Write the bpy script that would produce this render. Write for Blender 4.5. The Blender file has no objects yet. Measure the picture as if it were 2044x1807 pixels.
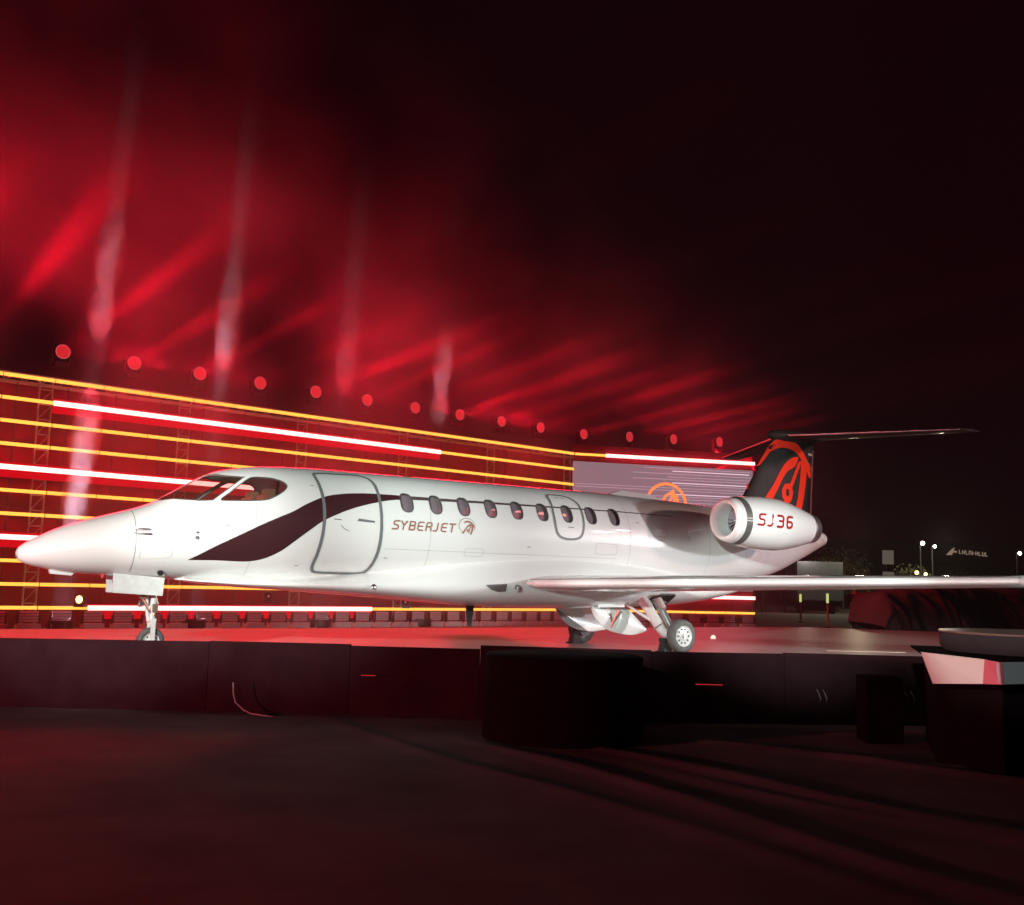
import bpy, bmesh, math, random
from mathutils import Vector, Matrix
from mathutils.geometry import delaunay_2d_cdt
random.seed(7)
R = math.radians
S = bpy.context.scene
C = S.collection
PI = math.pi

# light levels and air
KF, KS, KS2, KPL, KH, KA, KD, KST = 17800., 3500., 2600., 2200., 7600., 200., 4400., 4.
BP, RW, RD, UB = 150000., 780., 540., 12.
HAZE, SMOKE, SNOISE = .0003, .068, (.20, .34, .66)
PUFFS = ((0, 9.8, 1.6, .50), (0, 8.0, .9, .36), (0, 4.6, 1.6, .60), (0, 3.0, 1.3, .60), (1, 8.4, 2.2, .30), (2, 8.2, 2.0, .18), (3, 8.3, 1.2, .40), (3, 7.1, 1.0, .14))

# ------------------------------------------------------------------ camera
EYE = 0.9503
cam_d = bpy.data.cameras.new('camera'); cam = bpy.data.objects.new('camera', cam_d); C.objects.link(cam)
cam_d.sensor_fit = 'HORIZONTAL'; cam_d.sensor_width = 36.0
cam_d.lens = 36.0 * 2117.8155700694615 / 2044.0
cam_d.clip_start = 0.1; cam_d.clip_end = 3000.0
p_, r_ = R(7.041535620647998), R(1.4566098805804673)
fwd = Vector((0, math.cos(p_), math.sin(p_))); up0 = Vector((0, -math.sin(p_), math.cos(p_))); rt0 = Vector((1, 0, 0))
rt = rt0 * math.cos(r_) + up0 * math.sin(r_); up = up0 * math.cos(r_) - rt0 * math.sin(r_)
m = Matrix.Identity(4)
for i in range(3):
    m[i][0] = rt[i]; m[i][1] = up[i]; m[i][2] = -fwd[i]
m[2][3] = EYE
cam.matrix_world = m
S.camera = cam

# ------------------------------------------------------------------ view, world (a clear night)
S.view_settings.view_transform = 'Standard'; S.view_settings.look = 'None'
S.view_settings.exposure = 0.0; S.view_settings.gamma = 1.0; S.view_settings.use_curve_mapping = False
S.cycles.volume_bounces = 0
S.cycles.max_bounces = 6; S.cycles.diffuse_bounces = 3; S.cycles.glossy_bounces = 3; S.cycles.transmission_bounces = 4
S.cycles.transparent_max_bounces = 16
S.cycles.sample_clamp_indirect = 4.0
S.cycles.caustics_reflective = False; S.cycles.caustics_refractive = False
world = bpy.data.worlds.new('World'); S.world = world; world.use_nodes = True
nt = world.node_tree; bg = nt.nodes['Background']
bg.inputs['Color'].default_value = (0.0032, 0.0003, 0.0011, 1); bg.inputs['Strength'].default_value = 1.0

# ------------------------------------------------------------------ stage lighting
G = -0.55                       # level of the ground the audience stands on; the stage deck is z = 0
PO = Vector((-4.2774, 12.9088, 0)); PYAW = R(32.83813723817087)
PD = Vector((math.cos(PYAW), math.sin(PYAW), 0)); PN = Vector((math.sin(PYAW), -math.cos(PYAW), 0))
def jet(s, t, z): return PO + PD * s + PN * t + Vector((0, 0, z))
def aim(o, direction):
    o.rotation_euler = Vector(direction).to_track_quat('-Z', 'Y').to_euler()
def spot(name, loc, target, power, color, size, blend, radius):
    l = bpy.data.lights.new(name, 'SPOT'); l.energy = power; l.color = color; l.spot_size = R(size); l.spot_blend = blend
    l.shadow_soft_size = radius
    o = bpy.data.objects.new(name, l); C.objects.link(o); o.location = loc; aim(o, Vector(target) - Vector(loc)); return o
# front follow spots on nose, cabin, wing and engine; floods from the right throw the engine's shadow on the tail
for s_, t_, z_, w_, e_, lx, lz in ((-1.0, .6, 1.5, 12.5, 1.15, -6.5, 5.0), (1.6, .8, 1.5, 12.0, .95, -6.0, 4.8), (4.1, .8, 1.5, 9.5, .50, -4.6, 5.3), (7.1, 1.1, .42, 6.5, 1.05, -5.2, 4.4), (7.1, 3.6, 1.10, 9.5, 1.25, -3.4, 4.9), (9.1, 1.6, 1.98, 4.4, .62, -1.5, 5.6), (10.9, .1, 3.05, 4.6, .42, 1.5, 6.2), (7.8, 5.6, 1.15, 7.5, .75, -3.0, 4.6)):
    spot('follow_spot_light', (lx, -8.0, lz), jet(s_, t_, z_), KF * e_, (0.87, 1.0, 0.94), w_, 0.75, 0.16)
spot('side_flood_light', (18.5, 12.6, 3.2), jet(8.0, .9, 1.85), KS, (0.88, 0.89, 1.0), 26, 0.5, 0.16)
spot('side_flood_light', (15.5, 13.2, 2.6), jet(5.8, 1.8, .75), KS2, (0.95, 1.0, 0.97), 24, 0.8, 0.15)
for lx, ly, lz, s_, z_, r__, e_ in ((15.0, 11.4, 6.1, 6.1, 1.7, .20, 1.), (15.3, 12.3, 7.2, 6.8, 1.75, .16, .8), (16.2, 11.2, 1.35, 6.6, 1.55, .16, .8), (16.6, 12.1, 2.1, 7.1, 1.6, .18, .9), (17.5, 11.9, .75, 7.0, 1.5, .2, .4)):
    spot('hull_glint_light', (lx, ly, lz), jet(s_, .8, z_), KA * e_, (1.0, 1.0, 1.0), 11, 0.8, r__)  # added for hull highlights; the low ones stand in for the lit deck's reflection
l_ = bpy.data.lights.new('strip_light', 'AREA'); l_.shape = 'RECTANGLE'; l_.size = 9.; l_.size_y = .05; l_.energy = KST; l_.color = (.9, 1., .95); l_.spread = R(22)
o_ = bpy.data.objects.new('strip_light', l_); C.objects.link(o_); o_.location = (1.5, -.2, 6.6); z_ = (Vector((1.5, -.2, 6.6)) - jet(.6, .7, 1.6)).normalized(); x_ = Vector((1, .25, -.25)); x_ = (x_ - z_ * x_.dot(z_)).normalized(); o_.rotation_euler = Matrix((x_, z_.cross(x_), z_)).transposed().to_euler()
spot('plinth_fill_light', (-2.0, 1.0, 3.2), (4.6, 9.7, .52), KPL, (1.0, 0.98, 0.92), 8.5, 0.5, 0.08)  # added fill in place of stage spill on the plinth panels
spot('deck_fill_light', (19.0, 12.9, 5.5), (6.5, 19.0, 0), KD, (1.0, .60, .55), 62, .9, .3)  # added fill that lifts the right side of the deck
spot('ground_fill_light', (-15.0, 1.0, .80), (0.0, 13.2, 1.0), KH, (1.0, .15, .20), 75, 0.9, 0.12)  # added low red fill for the ground and barrier fronts
# ------------------------------------------------------------------ materials
def mat(name, base=(.5, .5, .5), rough=.5, metal=0., coat=0., emit=None, estr=0., spec=.5, noise=None, bump=0., nscale=8., croughn=.03):
    m = bpy.data.materials.new(name); m.use_nodes = True; n = m.node_tree; b = n.nodes['Principled BSDF']
    b.inputs['Base Color'].default_value = (*base, 1); b.inputs['Roughness'].default_value = rough
    b.inputs['Metallic'].default_value = metal; b.inputs['Coat Weight'].default_value = coat; b.inputs['Coat Roughness'].default_value = croughn
    b.inputs['Specular IOR Level'].default_value = spec
    if emit: b.inputs['Emission Color'].default_value = (*emit, 1); b.inputs['Emission Strength'].default_value = estr
    if noise or bump:
        tc = n.nodes.new('ShaderNodeTexCoord'); nz = n.nodes.new('ShaderNodeTexNoise'); nz.inputs['Scale'].default_value = nscale
        nz.inputs['Detail'].default_value = 6; n.links.new(tc.outputs['Object'], nz.inputs['Vector'])
        if noise:
            cr = n.nodes.new('ShaderNodeValToRGB'); cr.color_ramp.elements[0].position = .3; cr.color_ramp.elements[1].position = .7
            cr.color_ramp.elements[0].color = (*base, 1); cr.color_ramp.elements[1].color = (*noise, 1)
            n.links.new(nz.outputs['Fac'], cr.inputs['Fac']); n.links.new(cr.outputs['Color'], b.inputs['Base Color'])
        if bump:
            bp = n.nodes.new('ShaderNodeBump'); bp.inputs['Strength'].default_value = bump; bp.inputs['Distance'].default_value = .02
            n.links.new(nz.outputs['Fac'], bp.inputs['Height']); n.links.new(bp.outputs['Normal'], b.inputs['Normal'])
    return m
def emit_mat(name, col, st, sampling='AUTO'):
    m = bpy.data.materials.new(name); m.use_nodes = True; n = m.node_tree; n.nodes.clear()
    e = n.nodes.new('ShaderNodeEmission'); o = n.nodes.new('ShaderNodeOutputMaterial'); e.inputs[0].default_value = (*col, 1); e.inputs[1].default_value = st
    n.links.new(e.outputs[0], o.inputs[0]); m.cycles.emission_sampling = sampling; return m
def glass_mat(name, tint, mixf, rough=.02):
    m = bpy.data.materials.new(name); m.use_nodes = True; n = m.node_tree; n.nodes.clear()
    t = n.nodes.new('ShaderNodeBsdfTransparent'); g = n.nodes.new('ShaderNodeBsdfPrincipled'); mx = n.nodes.new('ShaderNodeMixShader'); o = n.nodes.new('ShaderNodeOutputMaterial')
    g.inputs['Base Color'].default_value = (*tint, 1); g.inputs['Roughness'].default_value = rough; g.inputs['Specular IOR Level'].default_value = .6
    t.inputs[0].default_value = (.95, .93, .93, 1); mx.inputs[0].default_value = mixf
    n.links.new(t.outputs[0], mx.inputs[1]); n.links.new(g.outputs[0], mx.inputs[2]); n.links.new(mx.outputs[0], o.inputs[0]); return m
M = dict(
    white=mat('white_aircraft_paint', (.80, .82, .80), .32, coat=1., spec=.5, croughn=.06),
    stripe=mat('dark_maroon_paint', (.050, .015, .018), .35, coat=.6),
    belt=mat('dark_grey_stripe_paint', (.09, .06, .065), .35, coat=.6),
    seal=mat('grey_rubber_seal', (.16, .17, .17), .5),
    letter=mat('bronze_lettering', (.36, .15, .085), .4, metal=.2),
    redletter=mat('red_lettering', (.34, .010, .010), .6, spec=.15),
    orange=mat('orange_red_vinyl', (.95, .045, .016), .7, spec=.1),
    finblack=mat('black_fin_paint', (.014, .013, .011), .6, coat=.04, spec=.2, noise=(.026, .024, .022), nscale=3),
    edge_white=mat('white_metal_sheen', (.95, .96, .95), .40, metal=.0, coat=.3),  # lamp reflections on polished metal are put into a white base
    dullmetal=mat('brushed_metal', (.55, .56, .56), .34, metal=1.),
    ringdark=mat('dark_ring_paint', (.10, .095, .09), .4),
    inlet=mat('inlet_duct_paint', (.84, .90, .88), .35, coat=.3),
    fan=mat('fan_blade_metal', (.42, .46, .50), .4, metal=.4),
    gear=mat('white_gear_enamel', (.72, .74, .72), .35, coat=.3, noise=(.60, .62, .60), nscale=14),
    hyd=mat('hydraulic_line_metal', (.45, .30, .22), .35, metal=.7),
    dark=mat('dark_cavity', (.02, .018, .018), .6),
    tyre=mat('tyre_rubber', (.075, .078, .075), .7, noise=(.11, .115, .11), nscale=20),
    cabin=mat('cabin_lining', (.30, .25, .25), .8),
    seat=mat('brown_leather_seat', (.22, .10, .06), .5),
    pane=glass_mat('cabin_window_glass', (.40, .31, .35), .52),
    wsglass=glass_mat('windshield_glass', (.05, .03, .02), .24),
    jack=mat('black_rubber_chock', (.02, .02, .02), .7),
    red_backing=mat('red_halo_backing', (.12, .001, .012), .75, noise=(.28, .002, .028), nscale=.8),  # added backing whose red catches the tube light as a halo
    truss=mat('aluminium_truss', (.42, .36, .38), .4, metal=.6),
    trussdark=mat('dark_steel_frame', (.10, .05, .06), .5, metal=.4),
    ledy=emit_mat('amber_led_tube', (1.0, .43, .06), 1.8, 'NONE'),
    ledw=emit_mat('white_hot_led_tube', (1.0, .29, .26), 4.8),
    redglow=emit_mat('red_halo_glow', (1.0, .003, .012), .62, 'NONE'),  # added glow imitating the red bloom around the white tubes
    ledlogo=emit_mat('orange_neon_tube', (1.0, .20, .05), 1.6),
    slat=mat('pink_grey_louvre', (.42, .30, .36), .3, metal=.5),
    lens=emit_mat('red_lamp_lens', (1.0, .010, .020), .62),
    lensr=emit_mat('pale_red_lamp_ring', (1.0, .13, .14), .6),
    bulb=emit_mat('hot_amber_lamp', (1.0, .50, .14), 7.),
    cyc=mat('lamp_housing_black', (.03, .012, .014), .45),
    chair=mat('black_chair_plastic', (.12, .08, .085), .5, noise=(.17, .11, .12), nscale=12),
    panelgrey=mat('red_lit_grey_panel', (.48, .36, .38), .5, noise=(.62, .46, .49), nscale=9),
    chairf=mat('chair_frame_steel', (.20, .10, .11), .35, metal=.7),
    deck=None, asphalt=None,
    drape=mat('black_velour_drape', (.022, .006, .009), .9, noise=(.030, .010, .013), nscale=5, bump=.25, spec=.15),
    drum=mat('black_podium_cloth', (.005, .0025, .003), .95, noise=(.007, .004, .005), nscale=6, spec=.05),
    slab=mat('white_gloss_panel', (.78, .77, .70), .35, coat=.4),
    slabred=mat('rose_gloss_panel', (.62, .14, .18), .35, coat=.4),
    slabblue=mat('pale_grey_panel', (.36, .42, .45), .35, coat=.4),
    table=mat('dark_round_table_cloth', (.014, .012, .014), .85, noise=(.02, .017, .02), nscale=4),
    tabletop=mat('round_table_top', (.16, .11, .09), .35, coat=.3),
    cable=mat('grey_cable', (.35, .30, .30), .5),
    foliage=mat('dim_olive_foliage', (.075, .080, .022), .8, noise=(.11, .105, .035), nscale=2),
    foliage2=mat('dark_foliage', (.04, .05, .02), .8),
    bark=mat('bark', (.10, .07, .05), .9),
    trailer=mat('grey_trailer_panel', (.16, .16, .19), .5),
    wallfar=mat('far_building_wall', (.06, .04, .035), .8),
    far_light=emit_mat('cool_street_lamp', (1.0, .93, .72), 18.),
    far_warm=emit_mat('warm_lamp', (1.0, .55, .22), 5.),
    far_red=emit_mat('red_beacon', (1.0, .02, .03), 8.),
    sign_lit=emit_mat('lit_sign_face', (.80, .66, .52), .12),
    sign_letters=emit_mat('lit_sign_letters', (1.0, .72, .52), .22),
    post=mat('pale_post', (.55, .55, .30), .5),
    postglow=emit_mat('glowing_post_band', (.72, .78, .25), .8),
    tarp=mat('crumpled_red_cloth', (.038, .006, .008), .8, noise=(.018, .012, .015), nscale=1.6, bump=.5),
    skin=mat('skin', (.45, .26, .19), .5), jacket=mat('dark_jacket', (.02, .02, .022), .7), trousers=mat('red_trousers', (.40, .07, .05), .7),
)
# stage deck: satin painted boards lit from both sides; asphalt: rough with worn streaks
def ground_mat(name, c0, c1, rough, sc, streak, bumpd=.01):
    m = bpy.data.materials.new(name); m.use_nodes = True; n = m.node_tree; b = n.nodes['Principled BSDF']; b.inputs['Roughness'].default_value = rough
    tc = n.nodes.new('ShaderNodeTexCoord'); mp = n.nodes.new('ShaderNodeMapping'); mp.inputs['Scale'].default_value = (sc, sc * streak, sc)
    nz = n.nodes.new('ShaderNodeTexNoise'); nz.inputs['Scale'].default_value = 1; nz.inputs['Detail'].default_value = 8; nz.inputs['Roughness'].default_value = .65
    cr = n.nodes.new('ShaderNodeValToRGB'); cr.color_ramp.elements[0].position = .3; cr.color_ramp.elements[1].position = .72
    cr.color_ramp.elements[0].color = (*c0, 1); cr.color_ramp.elements[1].color = (*c1, 1)
    n2 = n.nodes.new('ShaderNodeTexNoise'); n2.inputs['Scale'].default_value = 90; n2.inputs['Detail'].default_value = 4
    bp = n.nodes.new('ShaderNodeBump'); bp.inputs['Strength'].default_value = .5; bp.inputs['Distance'].default_value = bumpd
    L = n.links.new
    L(tc.outputs['Object'], mp.inputs['Vector']); L(mp.outputs[0], nz.inputs['Vector']); L(nz.outputs['Fac'], cr.inputs['Fac']); L(cr.outputs[0], b.inputs['Base Color'])
    L(tc.outputs['Object'], n2.inputs['Vector']); L(n2.outputs['Fac'], bp.inputs['Height']); L(bp.outputs[0], b.inputs['Normal']); return m
M['carpet'] = mat('black_carpet_pile', (.075, .056, .056), .95, noise=(.15, .11, .108), nscale=1.3, bump=.3)
M['seam'] = mat('panel_seam_grey', (.42, .44, .43), .5)  # pale grey for seam lines between skin panels
M['deck'] = ground_mat('stage_deck_paint', (.30, .25, .24), (.42, .36, .34), .38, .35, 3.5, .003)
M['asphalt'] = ground_mat('worn_asphalt', (.11, .088, .086), (.19, .155, .15), .8, .25, 1.0, .012)

# ------------------------------------------------------------------ mesh helpers
class B:
    def __init__(s): s.V = []; s.F = []
    def add(s, vs, fs):
        k = len(s.V); s.V += [tuple(v) for v in vs]; s.F += [tuple(i + k for i in f) for f in fs]; return s
    def box(s, c, size, rot=None):
        hx, hy, hz = size[0] / 2, size[1] / 2, size[2] / 2; c = Vector(c)
        vs = [Vector((x, y, z)) for x in (-hx, hx) for y in (-hy, hy) for z in (-hz, hz)]
        if rot is not None: vs = [rot @ v for v in vs]
        return s.add([c + v for v in vs], [(0, 1, 3, 2), (4, 6, 7, 5), (0, 4, 5, 1), (2, 3, 7, 6), (0, 2, 6, 4), (1, 5, 7, 3)])
    def bar(s, a, b, w, h=None, upv=(0, 0, 1)):
        a = Vector(a); b = Vector(b); d = b - a; L = d.length; h = h or w
        x = d.normalized(); z = Vector(upv); z = (z - x * z.dot(x))
        if z.length < 1e-4: z = Vector((1, 0, 0)) - x * x.x
        z.normalize(); y = z.cross(x)
        rot = Matrix((x, y, z)).transposed(); return s.box((a + b) / 2, (L, w, h), rot)
    def tube(s, pts, r, n=10, caps=True):
        pts = [Vector(p) for p in pts]; rr = r if isinstance(r, (list, tuple)) else [r] * len(pts); rings = []; vs = []; fs = []
        ref = None
        for i, p in enumerate(pts):
            t = (pts[min(i + 1, len(pts) - 1)] - pts[max(i - 1, 0)]).normalized()
            if ref is None:
                ref = Vector((0, 0, 1)) if abs(t.z) < .9 else Vector((1, 0, 0))
            u = ref - t * ref.dot(t); u.normalize(); ref = u; w = t.cross(u)
            vs += [p + (u * math.cos(2 * PI * k / n) + w * math.sin(2 * PI * k / n)) * rr[i] for k in range(n)]
        for i in range(len(pts) - 1):
            for k in range(n):
                a = i * n + k; b = i * n + (k + 1) % n; fs.append((a, b, b + n, a + n))
        if caps: fs.append(tuple(range(n - 1, -1, -1))); fs.append(tuple((len(pts) - 1) * n + k for k in range(n)))
        return s.add(vs, fs)
    def lathe(s, prof, axis_o, axis_d, n=32, a0=0, a1=2 * PI):
        """prof: (x along axis, radius)"""
        o = Vector(axis_o); d = Vector(axis_d).normalized(); ref = Vector((0, 0, 1)) if abs(d.z) < .9 else Vector((1, 0, 0))
        u = (ref - d * ref.dot(d)).normalized(); w = d.cross(u); vs = []; fs = []; full = abs(a1 - a0 - 2 * PI) < 1e-6; nn = n if full else n + 1
        for x, r in prof:
            for k in range(nn):
                a = a0 + (a1 - a0) * k / n; vs.append(o + d * x + (u * math.cos(a) + w * math.sin(a)) * max(r, 1e-4))
        for i in range(len(prof) - 1):
            for k in range(n):
                a = i * nn + k; b = i * nn + ((k + 1) % n if full else k + 1); fs.append((a, b, b + nn, a + nn))
        return s.add(vs, fs)
    def disc(s, o, d, r, n=24):
        return s.lathe([(0, 0), (0, r)], o, d, n)
    def loft(s, secs, closed=True, caps=True):
        n = len(secs[0]); vs = [v for q in secs for v in q]; fs = []
        for i in range(len(secs) - 1):
            for k in range(n if closed else n - 1):
                a = i * n + k; b = i * n + (k + 1) % n; fs.append((a, b, b + n, a + n))
        if caps: fs.append(tuple(range(n - 1, -1, -1))); fs.append(tuple((len(secs) - 1) * n + k for k in range(n)))
        return s.add(vs, fs)
    def build(s, name, mt, parent=None, smooth=False, fix=True):
        me = bpy.data.meshes.new(name); me.from_pydata(s.V, [], s.F); me.materials.append(mt)
        if fix:
            bm = bmesh.new(); bm.from_mesh(me); bmesh.ops.remove_doubles(bm, verts=bm.verts, dist=1e-5); bmesh.ops.recalc_face_normals(bm, faces=bm.faces); bm.to_mesh(me); bm.free()
        if smooth:
            me.shade_smooth()
            if smooth != 'all': 
                try: me.set_sharp_from_angle(angle=R(40))
                except Exception: pass
        o = bpy.data.objects.new(name, me); C.objects.link(o)
        if parent: o.parent = parent
        return o
def tag(o, label=None, cat=None, group=None, kind=None):
    if label: o['label'] = label
    if cat: o['category'] = cat
    if group: o['group'] = group
    if kind: o['kind'] = kind
    return o
def empty(name, loc=(0, 0, 0), rz=0.):
    o = bpy.data.objects.new(name, None); C.objects.link(o); o.location = loc; o.rotation_euler = (0, 0, rz); o.empty_display_size = .2; return o
def children(o): return [c for c in bpy.data.objects if c.parent == o]
KIDS = {}
def copy_tree(o, parent=None):
    if o.name not in KIDS: KIDS[o.name] = [c for c in bpy.data.objects if c.parent == o]
    c = o.copy(); C.objects.link(c); c.parent = parent
    for ch in KIDS[o.name]: copy_tree(ch, c)
    return c
def smooth_poly(pts, n=4, closed=True):
    out = []; N = len(pts)
    rng = range(N if closed else N - 1)
    for i in rng:
        g = lambda k: pts[k % N] if closed else pts[min(max(k, 0), N - 1)]
        p0, p1, p2, p3 = g(i - 1), g(i), g(i + 1), g(i + 2)
        for k in range(n):
            u = k / n
            out.append(tuple(.5 * ((2 * p1[j]) + (-p0[j] + p2[j]) * u + (2 * p0[j] - 5 * p1[j] + 4 * p2[j] - p3[j]) * u * u + (-p0[j] + 3 * p1[j] - 3 * p2[j] + p3[j]) * u ** 3) for j in (0, 1)))
    if not closed: out.append(tuple(pts[-1]))
    return out
def inside(p, poly):
    x, y = p; c = False; j = len(poly) - 1
    for i in range(len(poly)):
        xi, yi = poly[i]; xj, yj = poly[j]
        if (yi > y) != (yj > y) and x < (xj - xi) * (y - yi) / (yj - yi) + xi: c = not c
        j = i
    return c
def bbox(poly): return (min(p[0] for p in poly), min(p[1] for p in poly), max(p[0] for p in poly), max(p[1] for p in poly))
def patch(name, mt, parent, surf, incl, excl=(), grid=None, off=0., ks=1.0, pts_extra=(), rim=0., flip=False):
    """mesh on the surface surf(a, b, off): everything inside any polygon of incl and outside all of excl; grid=(da, db)"""
    pts = []; edges = []
    for poly in list(incl) + list(excl):
        k = len(pts); n = len(poly); pts += [Vector((p[0], p[1] * ks)) for p in poly]; edges += [(k + i, k + (i + 1) % n) for i in range(n)]
    ib = [(bbox(p), p) for p in incl]; eb = [(bbox(p), p) for p in excl]
    def keep(x, y):
        for b, p in eb:
            if b[0] <= x <= b[2] and b[1] <= y <= b[3] and inside((x, y), p): return False
        for b, p in ib:
            if b[0] <= x <= b[2] and b[1] <= y <= b[3] and inside((x, y), p): return True
        return False
    if grid:
        x0 = min(b[0] for b, _ in ib); x1 = max(b[2] for b, _ in ib); y0 = min(b[1] for b, _ in ib); y1 = max(b[3] for b, _ in ib)
        xs = grid[0] if isinstance(grid[0], list) else [x0 + grid[0] * (i + .5) for i in range(int((x1 - x0) / grid[0]) + 1)]
        ys = [y0 + grid[1] * (i + .5) for i in range(int((y1 - y0) / grid[1]) + 1)]
        for x in xs:
            for y in ys:
                if keep(x, y): pts.append(Vector((x, y * ks)))
    pts += [Vector((p[0], p[1] * ks)) for p in pts_extra]
    v, e, f, *_ = delaunay_2d_cdt(pts, edges, [], 0, 1e-6)
    faces = []
    for t in f:
        cx = sum(v[i].x for i in t) / 3; cy = sum(v[i].y for i in t) / 3 / ks
        if keep(cx, cy): faces.append(tuple(t))
    used = sorted({i for t in faces for i in t}); mp = {i: k for k, i in enumerate(used)}
    pr = [(v[i].x, v[i].y / ks) for i in used]; P3 = [Vector(surf(a, b, off)) for a, b in pr]
    nor = []
    for a, b in pr:
        h = 1e-3; hb = .05 if ks < .5 else 1e-3
        da = Vector(surf(a + h, b, off)) - Vector(surf(a - h, b, off)); db = Vector(surf(a, b + hb, off)) - Vector(surf(a, b - hb, off))
        n_ = da.cross(db)
        if n_.length < 1e-12: n_ = Vector((-1, 0, 0))
        n_.normalize(); nor.append(n_)
    ff = [tuple(mp[i] for i in t) for t in faces]; out = []
    for t in ff:
        n_ = (P3[t[1]] - P3[t[0]]).cross(P3[t[2]] - P3[t[0]]); s_ = nor[t[0]] + nor[t[1]] + nor[t[2]]
        out.append(t if n_.dot(s_) >= 0 else (t[0], t[2], t[1]))
    if flip:
        nor = [-q for q in nor]; out = [(t[0], t[2], t[1]) for t in out]
    me = bpy.data.meshes.new(name); me.from_pydata([tuple(q) for q in P3], [], out); me.materials.append(mt); me.shade_smooth()
    me.normals_split_custom_set_from_vertices([tuple(q) for q in nor])
    o = bpy.data.objects.new(name, me); C.objects.link(o)
    if parent: o.parent = parent
    return o
def stroke_polys(pts, w, ky=1.0, closed=False):
    """rectangles and round joints of a stroke; ky converts b units to a units"""
    out = []; n = len(pts)
    for i in range(n if closed else n - 1):
        a = pts[i]; b = pts[(i + 1) % n]; dx = b[0] - a[0]; dy = (b[1] - a[1]) * ky; L = math.hypot(dx, dy)
        if L < 1e-6: continue
        nx, ny = -dy / L * w / 2, dx / L * w / 2 / ky
        out.append([(a[0] + nx, a[1] + ny), (b[0] + nx, b[1] + ny), (b[0] - nx, b[1] - ny), (a[0] - nx, a[1] - ny)])
    for p in pts: out.append([(p[0] + w / 2 * .999 * math.cos(2 * PI * k / 8 + .2), p[1] + w / 2 * .999 * math.sin(2 * PI * k / 8 + .2) / ky) for k in range(8)])
    return out
def ring_poly(pts, w, ky):
    """closed band of width w centred on a closed path: (outer, inner) polygons"""
    n = len(pts); o = []; i_ = []
    ar = sum(pts[k][0] * pts[(k + 1) % n][1] - pts[(k + 1) % n][0] * pts[k][1] for k in range(n)); sg = 1 if ar > 0 else -1
    for k in range(n):
        a = pts[k - 1]; b = pts[(k + 1) % n]; dx = b[0] - a[0]; dy = (b[1] - a[1]) * ky; L = math.hypot(dx, dy) or 1
        nx, ny = dy / L * sg, -dx / L * sg
        o.append((pts[k][0] + nx * w / 2, pts[k][1] + ny * w / 2 / ky)); i_.append((pts[k][0] - nx * w / 2, pts[k][1] - ny * w / 2 / ky))
    return o, i_

# ------------------------------------------------------------------ fuselage shape: stations along the jet
ST=[ # s, ztop, zbot, halfwidth
(-1.56,1.15,1.15,0.0),(-1.545,1.20,1.10,.055),(-1.51,1.24,1.065,.095),(-1.45,1.285,1.035,.14),(-1.39,1.32,1.015,.18),(-1.27,1.39,.99,.24),(-1.14,1.455,.965,.29),(-.88,1.555,.94,.365),
(-.61,1.64,.93,.43),(-.3,1.735,.915,.50),(-.09,1.82,.908,.55),(.12,1.95,.90,.59),(.33,2.08,.893,.625),(.5,2.185,.887,.65),(.61,2.235,.883,.665),(.78,2.285,.878,.685),(1.02,2.33,.87,.71),
(1.25,2.36,.865,.735),(1.5,2.375,.86,.755),(2.07,2.39,.85,.77),(3.5,2.39,.85,.77),(5,2.39,.85,.77),(6.5,2.39,.85,.77),(7.4,2.375,.855,.765),(8.2,2.35,.875,.74),(9.13,2.31,.94,.66),(10,2.27,1.10,.52),
(10.56,2.23,1.25,.40),(11.01,2.18,1.42,.31),(11.4,2.11,1.58,.24),(11.69,2.05,1.71,.19),(11.8,2.01,1.76,.16)]
def _slopes(i):
    n=len(ST); m=[]
    for k in range(n):
        if k==0: m.append((ST[1][i]-ST[0][i])/(ST[1][0]-ST[0][0])); continue
        if k==n-1: m.append((ST[-1][i]-ST[-2][i])/(ST[-1][0]-ST[-2][0])); continue
        h0=ST[k][0]-ST[k-1][0]; h1=ST[k+1][0]-ST[k][0]; d0=(ST[k][i]-ST[k-1][i])/h0; d1=(ST[k+1][i]-ST[k][i])/h1
        if d0*d1<=0: m.append(0.)
        else: w1=2*h1+h0; w2=h1+2*h0; m.append((w1+w2)/(w1/d0+w2/d1))
    return m
_M={i:_slopes(i) for i in (1,2,3)}
def prof(s,i):
    if s<=ST[0][0]: return ST[0][i]
    if s>=ST[-1][0]: return ST[-1][i]
    k=0
    while ST[k+1][0]<s: k+=1
    a,b=ST[k],ST[k+1]; h=b[0]-a[0]; u=(s-a[0])/h; m=_M[i]
    return (2*u**3-3*u*u+1)*a[i]+(u**3-2*u*u+u)*h*m[k]+(3*u*u-2*u**3)*b[i]+(u**3-u*u)*h*m[k+1]
def hull(s,th,off=0.):
    """point (s,t,z) on the skin; th in degrees, 0 = port side, 90 = top"""
    import math
    zt,zb,hw=prof(s,1),prof(s,2),prof(s,3); zc=(zt+zb)/2; a=math.radians(th)
    return (s, (hw+off)*math.cos(a), zc+((zt-zb)/2+off)*math.sin(a))

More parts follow.
